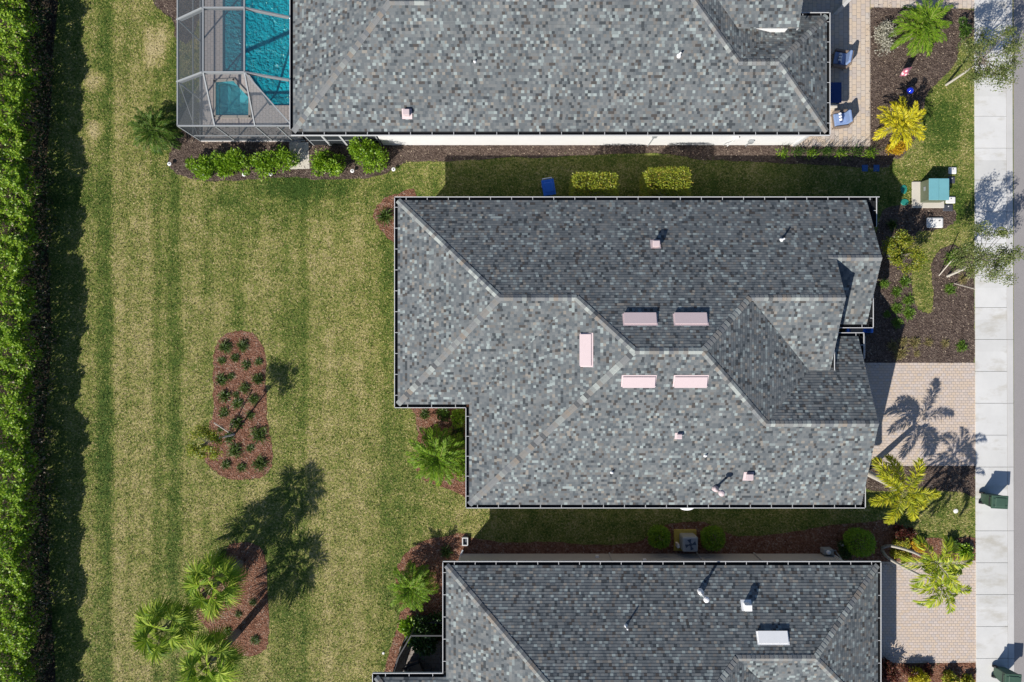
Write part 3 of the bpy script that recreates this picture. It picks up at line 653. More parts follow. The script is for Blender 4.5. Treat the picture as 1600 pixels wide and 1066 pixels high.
# ---- the house along the top edge
h2 = thing('house', (2.3, 17, 0), 'grey roofed house at the top edge with sunlit white wall and screened pool', 'house')
S = Pl((0, 10.06), (0, 1), Z0, mS); W = Pl((-10.51, 0), (1, 0), Z0, mW); NW_ = Pl((0, 20.1), (0, -1), Z0, mN); W2b = Pl((-8.75, 0), (1, 0), Z0, mW)
Nm = Pl((0, 24.7), (0, -1), Z0, mN); Ep = Pl((15.12, 0), (-1, 0), Z0, mW); N3 = Pl((0, 15.62), (0, -1), Z0, mN)
qr0 = P3(S, W, NW_); qr1 = P3(S, NW_, W2b); qa = P3(S, W2b, Nm); qpe = P3(S, Ep, N3)
xh = 10.46; E1b = Pl((xh + (S.z(0, qpe[1]) - Z0) / mW, 0), (-1, 0), Z0, mW); qpw = P3(S, N3, E1b); qm = P3(S, Nm, E1b)
S5 = Pl((0, 14.3 - (4.05 - Z0) / mS), (0, 1), Z0, mS); XG = 13.22; yg0 = 14.42; yg1 = 18.6
mb = MB()
c1 = (-10.51, 10.06); c2 = (15.12, 10.06)
shingle(mb, [c1, c2, qpe, qpw, qm, qa, qr1, qr0], S); shingle(mb, [c1, qr0, (-10.51, 20.1)], W)
shingle(mb, [(-10.51, 20.1), qr0, qr1, (-8.75, 20.1)], NW_)
shingle(mb, [(-8.75, 20.1), qr1, qa, (-8.75, 24.7)], W2b); shingle(mb, [qa, qm, (15.1, qm[1]), (15.1, 24.7), (-8.75, 24.7)], Nm)
shingle(mb, [qpw, (E1b.o.x, qpw[1] - (qpw[0] - E1b.o.x) * 1.0), (E1b.o.x, 24), qm], E1b) if False else shingle(mb, [qpw, on_x(E1b, N3, 13.0), (13.0, 22), (qm[0], qm[1])], E1b)
shingle(mb, [qpw, qpe, (15.12, 15.62), (11.0, 15.62)], N3); shingle(mb, [c2, (15.12, 15.62), qpe], Ep)
xg0 = on_y(S5, E1b, yg0)[0]; xg1 = on_y(S5, E1b, yg1)[0]
shingle(mb, [(xg0 - .05, yg0), (XG, yg0), (XG, yg1), (xg1, yg1)], S5)
mb.build('roof', M['shingle'], h2)
mb = MB(); k = 20
for a, b, A, B in ((c1, qr0, S, W), (qr0, qr1, S, NW_), (qr1, qa, S, W2b), (qa, qm, S, Nm), (qpw, qm, S, E1b), (qpe, qpw, S, N3), (c2, qpe, S, Ep), ((15.12, 15.62), qpe, N3, Ep)):
    caps(mb, a, b, A, B, seed=k); k += 1
mb.build('ridge_cap', M['cap'], h2)
mb = MB(); gutter(mb, c1, c2, (0, -1), ext=(.12, .165)); gutter(mb, c2, (15.12, 15.62), (1, 0), ext=(.12, .165)); gutter(mb, (13.5, 15.62), (15.12, 15.62), (0, 1), ext=(0, .12))
gutter(mb, (-10.51, 10.2), (-10.51, 20.1), (-1, 0), straps=False); mb.build('gutter', [M['white'], M['gutter_in']], h2)
mb = MB(); rake(mb, (XG, yg0, S5.z(0, yg0)), (XG, yg1, S5.z(0, yg1)), (1, 0)); mb.build('rake_board', M['white'], h2); mb = MB(); mb.box((14.9, 16.75, 2.72), (3.6, .25, .2)); mb.build('porch_beam', M['white'], h2); mb = MB(); mb.box((16.8, 17.1, 1.32), (.22, .22, 2.6)); mb.build('porch_column', M['white'], h2)
mb = MB(); flat(mb, [[(-10.49, 10.08), (15.1, 10.08), (15.1, 15.6), (13.3, 15.6), (13.3, 24.6), (-8.7, 24.6), (-8.7, 20), (-10.49, 20)]], 2.66); mb.build('soffit', M['white'], h2)
mb = MB(); wallring(mb, [(-6.7, 10.2), (14.62, 10.2), (14.62, 15.2), (12.9, 15.2), (12.9, 24.2), (-8.2, 24.2), (-8.2, 12.2), (-6.7, 12.2)])
zA = 2.7; gable(mb, 12.95, .15, [(14.7, zA), (14.7, S5.z(0, 14.7) - .06), (yg1, S5.z(0, yg1) - .06), (yg1, zA)])
xw0 = on_y(S5, E1b, 14.62)[0]
mb.idx([(xw0 + .3, 14.62, 2.7), (12.9, 14.62, 2.7), (12.9, 14.62, S5.z(0, 14.62) - .05), (xw0 + .3, 14.62, S5.z(0, 14.62) - .05), (xw0 + .3, 14.75, 2.7), (12.9, 14.75, 2.7), (12.9, 14.75, S5.z(0, 14.75) - .05), (xw0 + .3, 14.75, S5.z(0, 14.75) - .05)], [(0, 1, 2, 3), (7, 6, 5, 4), (1, 5, 6, 2), (0, 3, 7, 4)])
mb.build('wall', M['stucco_white'], h2)
mb = MB(); mb.box((14.66, 10.18, 1.33), (.12, .12, 2.62)); mb.build('downspout', M['white'], h2)
for c, w, h, n in (((14.62, 12.6, 1.4), 1.6, 1.4, (1, 0)),): window(h2, c, w, h, n)
for px, z, kk in ((1152, 1.5, 'stucco_white'), (1022, 1.9, 'ac'), (1182, .9, 'ac')):
    mb = MB(); x = (px - 800) / 31.5; mb.box((x, 10.11, z), (.22, .14, .3)); mb.tube([(x, 10.12, z - .15), (x, 10.12, .1)], .025, 8); mb.build('meter_box', M[kk], h2, bevel=.01)
mb = MB(); x = (1145 - 800) / 31.5; mb.tube([(x, 10.15, .2), (x + .04, 10.12, .5), (x + .3, 10.12, .9), (x + .3, 10.14, 1.5)], .022, 8); mb.build('wall_pipe', M['white'], h2)
# screen wall of the covered porch behind the shrubs
mb = MB()
for x in (-10.3, -9.4, -8.6, -7.7, -6.8): mb.box((x, 10.2, 1.33), (.06, .06, 2.62), 0)
for z in (.9, 2.6): mb.box((-8.55, 10.2, z), (3.5, .05, .05), 0)
f = mb.build('porch_screen', M['alu'], h2); mb = MB(); mb.box((-8.55, 10.2, 1.3), (3.5, .006, 2.5)); mb.build('screen_panel', M['screen_black'], f)
mb = MB()
for x in (-9.45, -8.55): mb.box((x, 10.2, 1.1), (.08, .08, 2.2))
mb.box((-9, 10.2, 2.2), (.98, .08, .08)); mb.build('screen_door', M['white'], h2)
box_vent(h2, S, 636, 178, 'vent_pink'); pipe_vent(h2, S, 1061, 87, 'vent_white', .3, .045)
pipe_vent(h2, S, 742, 96, 'vent_white', .12, .03)

# ---- the house along the bottom edge
h3 = thing('house', (7, -16, 0), 'grey roofed house at the bottom edge with shaded grey wall and white roof vent', 'house')
N_ = Pl((0, -10.77), (0, -1), Z0, mN); Wb = Pl((-3.16, 0), (1, 0), Z0, mW); Eb = Pl((17.57, 0), (-1, 0), Z0, mW); Sm = Pl((0, -25.6), (0, 1), Z0, mS)
S6 = Pl((0, -18.25), (0, 1), Z0, mS); N4 = Pl((0, -16.14), (0, -1), Z0, mN); W4 = Pl((-6.54, 0), (1, 0), Z0, mW)
r_e = P3(N_, Eb, S6); xq = 10.25; Ec = Pl((xq + (N_.z(0, r_e[1]) - Z0) / mW, 0), (-1, 0), Z0, mW); r_w = P3(N_, S6, Ec); r_m = P3(N_, Sm, Ec); r_a = P3(N_, Wb, Sm)
mb = MB(); d1 = (-3.16, -10.77); d2 = (17.57, -10.77)
shingle(mb, [d1, r_a, r_m, r_w, r_e, d2], N_); shingle(mb, [d1, r_a, (-3.16 + 2.0, -23.6), (-3.16, -21.6)] if False else [d1, (-3.16, -25.6), r_a], Wb)
shingle(mb, [d2, r_e, (17.57, -18.25)], Eb); shingle(mb, [r_w, r_e, (17.57, -18.25), on_y(S6, Ec, -18.25)], S6)
shingle(mb, [r_w, on_y(S6, Ec, -18.25), (on_y(S6, Ec, -18.25)[0], -25.6 + .1), r_m], Ec)
shingle(mb, [r_a, (-3.16, -25.6), (14, -25.6), r_m], Sm)
v4 = P3(N4, Wb, W4) if False else None
shingle(mb, [(-6.54, -16.14), (-3.1, -16.14), (-1.0, -18.24), (-1.0, -19.0), (-3.7, -19.0)], N4); shingle(mb, [(-6.54, -16.14), (-3.7, -19.0), (-6.54, -21.9)], W4)
mb.build('roof', M['shingle'], h3)
mb = MB(); k = 40
for a, b, A, B in ((d1, r_a, N_, Wb), (d2, r_e, N_, Eb), (r_e, r_w, N_, S6), (r_w, r_m, N_, Ec), ((17.57, -18.25), r_e, Eb, S6), (r_a, r_m, N_, Sm)):
    caps(mb, a, b, A, B, seed=k); k += 1
mb.build('ridge_cap', M['cap'], h3); mb = MB(); caps(mb, (-6.54, -16.14), (-3.7, -19.0), N4, W4, seed=60); mb.build('ridge_cap', M['cap'], h3)
mb = MB(); gutter(mb, d1, d2, (0, 1), ext=(.165, .165)); gutter(mb, (-3.16, -16.0), d1, (-1, 0), ext=(-.02, .12)); gutter(mb, (-6.54, -16.14), (-3.3, -16.14), (0, 1), ext=(.165, 0)); gutter(mb, (-6.54, -21.5), (-6.54, -16.14), (-1, 0), ext=(0, .12))
gutter(mb, (17.57, -18.25), d2, (1, 0), ext=(0, .12)); mb.build('gutter', [M['white'], M['gutter_in']], h3)
mb = MB(); flat(mb, [[(-3.14, -10.79), (17.55, -10.79), (17.55, -25.5), (-3.14, -25.5), (-3.14, -21.5), (-6.5, -21.5), (-6.5, -16.16), (-3.14, -16.16)]], 2.66); mb.build('soffit', M['white'], h3)
mb = MB(); wallring(mb, [(-2.63, -11.07), (16.55, -11.07), (16.55, -25), (-2.63, -25), (-2.63, -21.3), (-6.1, -21.3), (-6.1, -17.9), (-2.63, -17.9)]); mb.build('wall', M['stucco_grey'], h3)
mb = MB(); mb.box((16.57, -11.05, 1.32), (.1, .1, 2.6)); mb.build('downspout', M['white'], h3)
mb = MB(); a = U(720, 878, 2.6); b = U(727, 852, .25); mb.box((-2.66, -11.13, 1.4), (.11, .08, 2.5)); mb.tube([(-2.66, -11.13, .2), (-2.55, -10.85, .12)], .05, 8)
dn = mb.build('downspout', M['white'], h3)
for px0 in (957, 1098, 1190): 
    mb = MB(); x = (px0 - 800) / 31.0; mb.box((x, -11.03, 1.32), (.07, .06, 2.6)); mb.build('wall_pipe', M['stucco_grey'], h3)
for px0, zz_ in ((935, .6), (1007, 1.2), (1060, 2.0), (1232, 1.6)):
    mb = MB(); x = (px0 - 800) / 31.0; mb.box((x, -11.02, zz_), (.16, .1, .2)); mb.build('wall_box', M['vent_white'], h3, bevel=.01)
slope_vent(h3, N_, 1207, 996, 'vent_white', L=1.36, W=.50); box_vent(h3, N_, 1166, 946, 'vent_white', .36, .34); pipe_vent(h3, N_, 1094, 924, 'vent_white', 1.05, .055, True); pipe_vent(h3, N_, 978, 978, 'vent_white', .42, .035)
# drain box at the foot of the corner downspout
t_ = thing('drain_box', (*G([(727, 845)])[0], 0), 'white open drain box at the foot of a downspout in red mulch', 'drain')
mb = MB(); x, y = G([(727, 845)])[0]
for dx, dy, sx, sy in ((-.13, 0, .05, .42), (.13, 0, .05, .42), (0, .19, .21, .05), (0, -.19, .21, .05)): mb.box((x + dx, y + dy, .1), (sx, sy, .2))
mb.build('frame', M['white'], t_); mb = MB(); mb.box((x, y, .05), (.2, .32, .06)); mb.build('grate', M['lid_dark'], t_)
# ------------------------------------------------------------------ pool, spa, screen enclosure
def pool(name, px, depth, zw, label, wm, extra=None):
    pts = G(px); c = Vector((sum(p[0] for p in pts) / len(pts), sum(p[1] for p in pts) / len(pts), 0))
    t = thing(name, (c.x, c.y, 0), label, 'pool' if 'pool' in name else 'spa')
    mb = MB(); flat(mb, [pts], -depth)
    n = len(pts)
    for i in range(n):
        a, b = pts[i], pts[(i + 1) % n]; mb.add([(*a, -depth), (*b, -depth), (*b, .02), (*a, .02)])
    mb.build('basin', M['plaster' if 'pool' in name else 'spa_plaster'], t)
    mb = MB(); flat(mb, [pts], zw); mb.build('water', M[wm], t)
    if extra:
        for nm, q, z in extra:
            mb = MB(); mb.prism(G(q), -depth, z); mb.build(nm, M['plaster' if 'pool' in name else 'spa_plaster'], t)
    return t
pool('swimming_pool', POOL, 1.5, -.09, 'turquoise swimming pool under the screen enclosure beside the top house', 'water',
     [('pool_step', [(424, 153), (460, 153), (460, 164), (424, 164)], -.14), ('pool_step', [(432, 143), (460, 143), (460, 153), (432, 153)], -.38), ('pool_step', [(440, 133), (460, 133), (460, 143), (440, 143)], -.65)])
sp = pool('spa', SPA, .95, .0, 'small square spa with pale blue water set in the deck beside the pool', 'spa_water', [('seat', [(337, 128), (350, 128), (350, 182), (337, 182)], -.5), ('seat', [(350, 170), (390, 170), (390, 182), (350, 182)], -.5)])
pts = G(SPA); mb = MB()
for i in range(len(pts)):
    a, b = Vector((*pts[i], 0)), Vector((*pts[(i + 1) % len(pts)], 0)); d = (b - a); 
    mb.box((a + b) / 2 + Vector((0, 0, .055)), (d.length + .1, .14, .07), 0, math.atan2(d.y, d.x))
mb.build('coping', M['pad'], sp, bevel=.01)
enc = thing('screen_enclosure', (-13, 12, 0), 'grey framed screen enclosure over the turquoise pool, attached to the top house', 'screen enclosure')
X0, XA, XB, XC = -16.2, -14.42, -12.5, -10.75; Ys, ZE, ZT = 10.43, 2.5, 3.7; frames = [12.56, 15.57, 18.58, 21.6]
def bar(a, b, w=.06, h=.10, m='alu'):
    mb = MB(); a, b = Vector(a), Vector(b); d = (b - a).normalized(); q = d.to_track_quat('X', 'Z').to_matrix().to_4x4()
    mb.box((a + b) / 2, ((b - a).length, w, h), 0, mtx=q); return mb.build('beam', M[m], enc)
def panel(pts, m): mb = MB(); mb.add(pts); return mb.build('screen_panel', M[m], enc)
bar((X0, Ys, ZE), (X0, 21.6, ZE)); bar((X0, Ys, ZE), (XC, Ys, ZE)); bar((XA, frames[0], ZT), (XA, 21.6, ZT)); bar((XB, frames[0], ZT), (XB, 21.6, ZT))
bar((X0, Ys, .06), (X0, 21.6, .06)); bar((X0, Ys, .06), (XC, Ys, .06)); bar((X0, Ys, .9), (XC, Ys, .9), .05, .05); bar((X0, Ys, .9), (X0, 21.6, .9), .05, .05)
for y in frames:
    bar((X0, y, ZE - .06), (XA, y, ZT - .06), .06, .24); bar((XA, y, ZT - .06), (XB, y, ZT - .06), .06, .24); bar((XB, y, ZT - .06), (XC, y, 2.72), .06, .24); bar((X0, y, .05), (X0, y, ZE), .06, .06)
bar((XA, frames[0], ZT), (XA + .02, Ys, ZE)); bar((XB, frames[0], ZT), (XB + .05, Ys, ZE)); bar((XB, frames[0], ZT - .05), (XC, Ys + .1, 2.55), .06, .20)
for x in (X0, XA + .02, XB + .05, -11.4): bar((x, Ys, .05), (x, Ys, ZE), .06, .06)
bar((X0, Ys, ZE), (XA, frames[0], ZT), .05, .06) if False else None
# wind braces
bar((X0 + .02, Ys + .02, .3), (X0 + .02, frames[0], ZE - .1), .03, .03); bar((XA, Ys + .03, .3), (X0, Ys + .03, ZE - .1), .03, .03)
F = frames
for y0, y1 in zip(F[:-1], F[1:]):
    panel([(X0, y0, ZE), (XA, y0, ZT), (XA, y1, ZT), (X0, y1, ZE)], 'screen'); panel([(XA, y0, ZT), (XB, y0, ZT), (XB, y1, ZT), (XA, y1, ZT)], 'screen')
    panel([(XB, y0, ZT), (XC, y0, 2.78), (XC, y1, 2.78), (XB, y1, ZT)], 'screen_thin'); panel([(X0, y0, 0), (X0, y1, 0), (X0, y1, ZE), (X0, y0, ZE)], 'screen_wall')
panel([(X0, Ys, ZE), (XA, Ys, ZE), (XA, F[0], ZT), (X0, F[0], ZE)], 'screen'); panel([(XA, Ys, ZE), (XB, Ys, ZE), (XB, F[0], ZT), (XA, F[0], ZT)], 'screen_thin')
panel([(XB, Ys, ZE), (XC, Ys + .1, 2.6), (XB, F[0], ZT)], 'screen'); panel([(XC, Ys + .1, 2.6), (XC, F[0], 2.78), (XB, F[0], ZT)], 'screen_thin')
panel([(X0, Ys, 0), (X0, F[0], 0), (X0, F[0], ZE), (X0, Ys, ZE)], 'screen_wall'); panel([(X0, Ys, 0), (XC, Ys, 0), (XC, Ys, ZE), (X0, Ys, ZE)], 'screen_wall')
# screened corner of the bottom house
e3 = thing('screen_enclosure', (-5, -16, 0), 'black screened lanai corner between two roof edges of the bottom house', 'screen enclosure')
mb = MB(); q = [(-6.4, -18, 0), (-5.55, -15.4, 0), (-4.9, -14.3, 0), (-2.7, -14.3, 0)]
for a, b in zip(q[:-1], q[1:]):
    a, b = Vector(a), Vector(b); d = (b - a); mb.box((a + b) / 2 + Vector((0, 0, .45)), (d.length, .03, .9), 0, math.atan2(d.y, d.x))
mb.build('screen_panel', M['screen_black'], e3)
mb = MB()
for a, b in zip(q[:-1], q[1:]):
    a, b = Vector(a), Vector(b); d = b - a
    for z in (.05, .92, 2.45): mb.box((a + b) / 2 + Vector((0, 0, z)), (d.length, .06, .06), 0, math.atan2(d.y, d.x))
    mb.box(a + Vector((0, 0, 1.2)), (.06, .06, 2.4))
mb.build('frame', M['alu_dark'], e3)
def chair(name, px, py, rz, label, cat, mats, group=None, s=1.0):
    x, y = G([(px, py)])[0]; t = thing(name, (x, y, .03), label, cat, group); z = .03
    mb = MB(); mb.box((x, y, z + .26), (.72 * s, .76 * s, .22)); 
    mb.build('seat', M[mats[0]], t, bevel=.03)
    mb = MB(); mb.box((x + .36 * s, y, z + .55), (.12, .78 * s, .62), 0, 0, .92); mb.build('backrest', M[mats[0]], t, bevel=.04)
    for sg in (-1, 1):
        mb = MB(); mb.box((x - .02, y + sg * .40 * s, z + .45), (.74 * s, .12, .20)); mb.build('armrest', M[mats[0]], t, bevel=.03)
    for a in (-1, 1):
        for b in (-1, 1):
            mb = MB(); mb.tube([(x + a * .3, y + b * .33, z + .2), (x + a * .32, y + b * .35, z)], .03, 8); mb.build('leg', M[mats[0]], t)
    mb = MB(); mb.box((x - .05, y, z + .43), (.66 * s, .64 * s, .14)); mb.build('cushion', M[mats[1]], t, bevel=.05)
    mb = MB(); mb.box((x + .25 * s, y, z + .70), (.14, .62 * s, .52)); mb.build('back_cushion', M[mats[1]], t, bevel=.05)
    t.rotation_euler.z = rz; return t
def striped(px, py, z, rz, label):
    x, y = G([(px, py)])[0]
    mb = MB(); mb.box((0, 0, 0), (.14, .46, .40), 0, mtx=Matrix.Rotation(R(-28), 4, 'Y')); o = mb.build('pillow', M['pillow'], None, bevel=.05)
    o.location = (x, y, z); o.rotation_euler.z = rz; tag(o, label, 'pillow', 'striped chair pillows')
chair('patio_chair', 1308, 98, R(-10), 'wicker patio chair with blue cushions, half in shade, nearer the top edge', 'chair', ('wicker', 'cush'), 'wicker patio chairs')
chair('patio_chair', 1308, 191, R(8), 'wicker patio chair with blue cushions at the roof corner above the low green hedge', 'chair', ('wicker', 'cush'), 'wicker patio chairs')
striped(1303, 100, .70, R(-10), 'blue and white striped pillow on the half shaded chair nearer the top edge'); striped(1303.5, 190.5, .70, R(8), 'blue and white striped pillow on the chair by the roof corner')
def table(name, px, py, sx, sy, h, mat, label):
    x, y = G([(px, py)])[0]; t = thing(name, (x, y, .03), label, 'table'); mb = MB(); mb.box((x, y, h), (sx, sy, .05)); mb.build('tabletop', M[mat], t, bevel=.01)
    for a in (-1, 1):
        for b in (-1, 1): mb = MB(); mb.box((x + a * sx * .42, y + b * sy * .42, h / 2), (.05, .05, h - .04)); mb.build('leg', M[mat], t)
table('side_table', 1297, 150, .72, 1.05, .48, 'cush_dk', 'dark blue side table in shade between two wicker patio chairs')
o = MB(); x, y = G([(1297, 169)])[0]; o.box((x, y, .2), (.42, .22, .34)); ob = o.build('planter_box', M['pad'], None, bevel=.02); tag(ob, 'small pale stone box on the patio between side table and lower wicker chair', 'planter')
# porch seat group of the middle house
def round_table(px, py):
    x, y = G([(px, py)])[0]; t = thing('round_table', (x, y, .03), 'round dark bistro table under the front porch eave of the middle house', 'table')
    mb = MB(); mb.lathe((x, y, .7), [(.33, 0), (.34, .02), (.33, .04)], 24); mb.build('tabletop', M['wicker'], t); mb = MB(); mb.lathe((x, y, .03), [(.2, 0), (.05, .05), (.04, .66)], 12); mb.build('pedestal', M['alu_dark'], t)
round_table(1328, 514)
chair('porch_chair', 1342, 514, R(0), 'blue cushioned chair under the porch eave of the middle house', 'chair', ('alu_dark', 'plastic_blue'), None, .72)
chair('porch_chair', 1316, 513, R(180), 'porch chair mostly hidden beneath the roof edge left of the round bistro table', 'chair', ('alu_dark', 'plastic_blue'), None, .72)
chair('patio_chair', 650, 1042, R(200), 'dark patio chair inside the black screened lanai corner', 'chair', ('alu_dark', 'wicker'))
table('patio_table', 668, 1050, .5, .5, .45, 'alu_dark', 'small dark table inside the black screened lanai corner')

# ------------------------------------------------------------------ bins, boxes, utilities
def bin_(px, py, rz, mats, label, group=None, zb=.075, cat='bin', w=.62, dd=.74, h=1.0):
    x, y = G([(px, py)])[0]; t = thing('wheeled_bin', (x, y, zb), label, cat, group); B = Vector((x, y, zb))
    mb = MB(); hw, hd = w / 2, dd / 2; V = []
    for z, k in ((.05, .78), (h * .5, .9), (h, 1.0)):
        for a, b in ((-1, -1), (1, -1), (1, 1), (-1, 1)): V.append(B + Vector((a * hd * k, b * hw * k, z)))
    Fc = [(3, 2, 1, 0), (8, 9, 10, 11)]
    for r in range(2):
        for k in range(4): Fc.append((r * 4 + k, r * 4 + (k + 1) % 4, r * 4 + 4 + (k + 1) % 4, r * 4 + 4 + k))
    mb.idx(V, Fc); mb.build('body', M[mats[0]], t, bevel=.03)
    mb = MB(); mb.box(B + Vector((.02, 0, h + .035)), (dd + .10, w + .06, .07), 0, 0, .97); mb.box(B + Vector((.03, 0, h + .085)), (dd * .72, w * .78, .04), 0, 0, .9)
    for k in (-1, 1): mb.box(B + Vector((.02, k * w * .28, h + .08)), (dd * .98, .03, .03))
    mb.build('lid', M[mats[1]], t, bevel=.03)
    mb = MB(); mb.tube([B + Vector((-hd + .02, -.24, h - .06)), B + Vector((-hd - .10, -.24, h - .02)), B + Vector((-hd - .10, .24, h - .02)), B + Vector((-hd + .02, .24, h - .06))], .022, 8); mb.build('handle', M[mats[2]], t)
    for k in (-1, 1):
        mb = MB(); c = B + Vector((-hd * .75, k * (hw * .85), .13)); mb.tube([c - Vector((0, .035, 0)), c + Vector((0, .035, 0))], .13, 16)
        wh = mb.build('wheel', M['plastic_black'], t); mb = MB(); mb.tube([c - Vector((0, .045, 0)), c + Vector((0, .045, 0))], .06, 12); mb.build('hub', M[mats[2]], wh)
    t.rotation_euler.z = rz; return t
bin_(1538, 777, R(-3), ('plastic_green', 'plastic_green', 'plastic_black'), 'dark green wheeled bin on the sidewalk beside the small lawn strip', 'green bins on the sidewalk')
bin_(1558, 1047, R(-4), ('plastic_green', 'plastic_green', 'plastic_black'), 'dark green wheeled bin on the sidewalk at the bottom edge of the photo', 'green bins on the sidewalk')
bin_(855.5, 299, R(-80), ('plastic_blue', 'plastic_blue', 'vent_white'), 'blue wheeled bin in the shade beside the middle house', None, .0, 'bin', .58, .72, .98)
tr = thing('transformer_box', (21.5, 7.7, 0), 'teal metal transformer box on a concrete pad near the sidewalk', 'utility box')
x, y = 21.72, 7.72; mb = MB(); mb.box((x - .09, y - .12, .05), (1.66, 1.36, .1)); mb.build('pad', M['pad'], tr, bevel=.02)
mb = MB(); mb.box((x, y, .46), (1.04, 1.08, .72), 0, 0, .97); mb.build('cabinet', M['olive'], tr, bevel=.02)
mb = MB(); mb.box((x - .26, y, .84), (.50, 1.10, .06)); mb.box((x + .26, y, .835), (.50, 1.10, .055)); mb.build('lid', M['teal'], tr, bevel=.015)
mb = MB(); mb.box((x - .53, y + .1, .5), (.03, .2, .12)); mb.build('latch', M['alu'], tr)
def lid(name, px, py, sx, sy, h, mat, label, cat, rz=0, group=None, marks=False):
    x, y = G([(px, py)])[0]; t = thing(name, (x, y, 0), label, cat, group)
    mb = MB(); mb.box((x, y, h / 2), (sx, sy, h), 0, rz); mb.build('box', M[mat], t, bevel=min(sx, sy) * .14)
    mb = MB(); mb.box((x, y, h + .006), (sx * .82, sy * .78, .016), 0, rz); pl = mb.build('cover', M[mat], t, bevel=.006)
    mb = MB()
    for k in ((-.22, .22) if marks else (0,)):
        mb.box((x + k * sx * 1.1, y + sy * .18, h + .02), (.10 if marks else .05, .05, .012), 0, rz + .5)
    mb.build('bolt', M['lid_dark'] if mat != 'lid_dark' else M['lid_white'], pl)
lid('meter_box', 1487, 267, .42, .36, .10, 'lid_white', 'white utility box lid in the grass, upper right of the teal transformer', 'utility box')
lid('meter_box', 1484, 313, .50, .36, .10, 'lid_white', 'white utility box lid touching the lower right corner of the teal transformer', 'utility box')
lid('meter_box', 1486, 281.5, .36, .36, .06, 'lid_dark', 'dark square utility lid in the grass right of the teal transformer', 'utility box')
lid('meter_box', 1480.5, 325, .52, .36, .06, 'lid_dark', 'dark utility lid with one pale spot below the teal transformer', 'utility box')
lid('meter_box', 1459, 348.5, .86, .54, .14, 'lid_white', 'large white utility box with two dark marks in the bark mulch', 'utility box', 0, None, True)
def disc(name, px, py, rx, ry, mat, label, cat):
    x, y = G([(px, py)])[0]; mb = MB(); mb.lathe((0, 0, 0), [(1, 0), (1, .025), (.88, .05), (.1, .055)], 24); mb.v = [(x + a * rx, y + b * ry, c) for a, b, c in mb.v]
    tag(mb.build(name, M[mat], None), label, cat)
disc('valve_lid', 1412, 296, .17, .24, 'lid_green', 'oval green valve lid in the grass, farther from the dark shade, upper one', 'lid')
disc('valve_lid', 1413, 316, .22, .17, 'lid_green', 'wide green valve lid in the grass at the tip of the bark bed shadow', 'lid')
disc('valve_lid', 1493, 798.5, .12, .12, 'lid_white', 'round white cap in the small lawn right of the yellow foxtail palm', 'lid')
disc('valve_lid', 599, 1020.5, .07, .07, 'lid_white', 'tiny white cap in the lawn left of the black screened corner', 'lid')
for px, lb in ((1351, 'blue stepping pad in the shaded grass, the one nearer the house'), (1369, 'blue stepping pad in the shaded grass, the one nearer the yellow palm')):
    x, y = G([(px, 263)])[0]; mb = MB(); mb.box((x, y, .02), (.30, .34, .04)); mb.box((x, y, .043), (.22, .26, .012)); tag(mb.build('stepping_pad', M['blue_pad'], None, bevel=.01), lb, 'stepping pad', 'blue stepping pads')
ac = thing('air_conditioner', (9.0, -10.4, 0), 'grey air conditioner unit between two round shrubs beside the bottom house', 'air conditioner')
x, y = 9.06, -10.33; mb = MB(); mb.box((x - .06, y - .02, .05), (1.16, 1.1, .1)); mb.build('pad', M['yellow_pad'], ac, bevel=.02)
mb = MB(); mb.box((x, y, .52), (.78, .78, .84)); mb.build('casing', M['ac'], ac, bevel=.09)
mb = MB(); mb.lathe((x, y, .93), [(.30, 0), (.30, .025), (.325, .025), (.325, .0)], 32); mb.build('grille_ring', M['ac'], ac)
mb = MB(); mb.lathe((x, y, .925), [(.295, 0), (.295, .012), (.02, .014)], 32); mb.build('fan_opening', M['dark'], ac)
for k in range(4):
    a = k * math.pi / 2 + .3; mb = MB(); c, s = math.cos(a), math.sin(a)
    mb.idx([(x + c * .06, y + s * .06, .945), (x + c * .27 - s * .10, y + s * .27 + c * .10, .95), (x + c * .27 + s * .10, y + s * .27 - c * .10, .965), (x + c * .06 + s * .03, y + s * .06 - c * .03, .95)], [(0, 1, 2, 3), (3, 2, 1, 0)]); mb.build('fan_blade', M['ac_fan'], ac)
mb = MB(); mb.lathe((x, y, .945), [(.085, 0), (.085, .03), (.05, .045)], 16); mb.build('fan_hub', M['ac_fan'], ac)
mb = MB(); mb.box((x - .52, y - .2, .3), (.12, .2, .5)); mb.build('pipe_box', M['lid_white'], ac, bevel=.01)
um = thing('pump_box', (*G([(1291, 858)])[0], 0), 'small grey pump box at the wall end of the bottom house', 'pump')
x, y = G([(1288, 858)])[0]; mb = MB(); mb.box((x, y, .3), (.5, .28, .5)); mb.build('casing', M['ac'], um, bevel=.04)
mb = MB(); mb.tube([(x + .25, y, .3), (x + .45, y + .02, .32), (x + .5, y - .1, .3), (x + .5, y - .25, .8)], .035, 8); mb.build('pipe', M['ac'], um); mb = MB(); mb.lathe((x - .05, y, .55), [(.11, 0), (.11, .08), (.07, .12)], 16); mb.build('cap', M['vent_white'], um)
sp_ = thing('capped_post', (*G([(1311, 849)])[0], 0), 'small white post cap standing in red mulch near the round green shrub', 'post'); x, y = G([(1311, 849)])[0]
mb = MB(); mb.lathe((x, y, 0), [(.05, 0), (.05, .35)], 12); mb.build('post', M['white'], sp_); mb = MB(); mb.lathe((x, y, .35), [(.08, 0), (.085, .04), (.03, .08)], 16); mb.build('cap', M['white'], sp_)
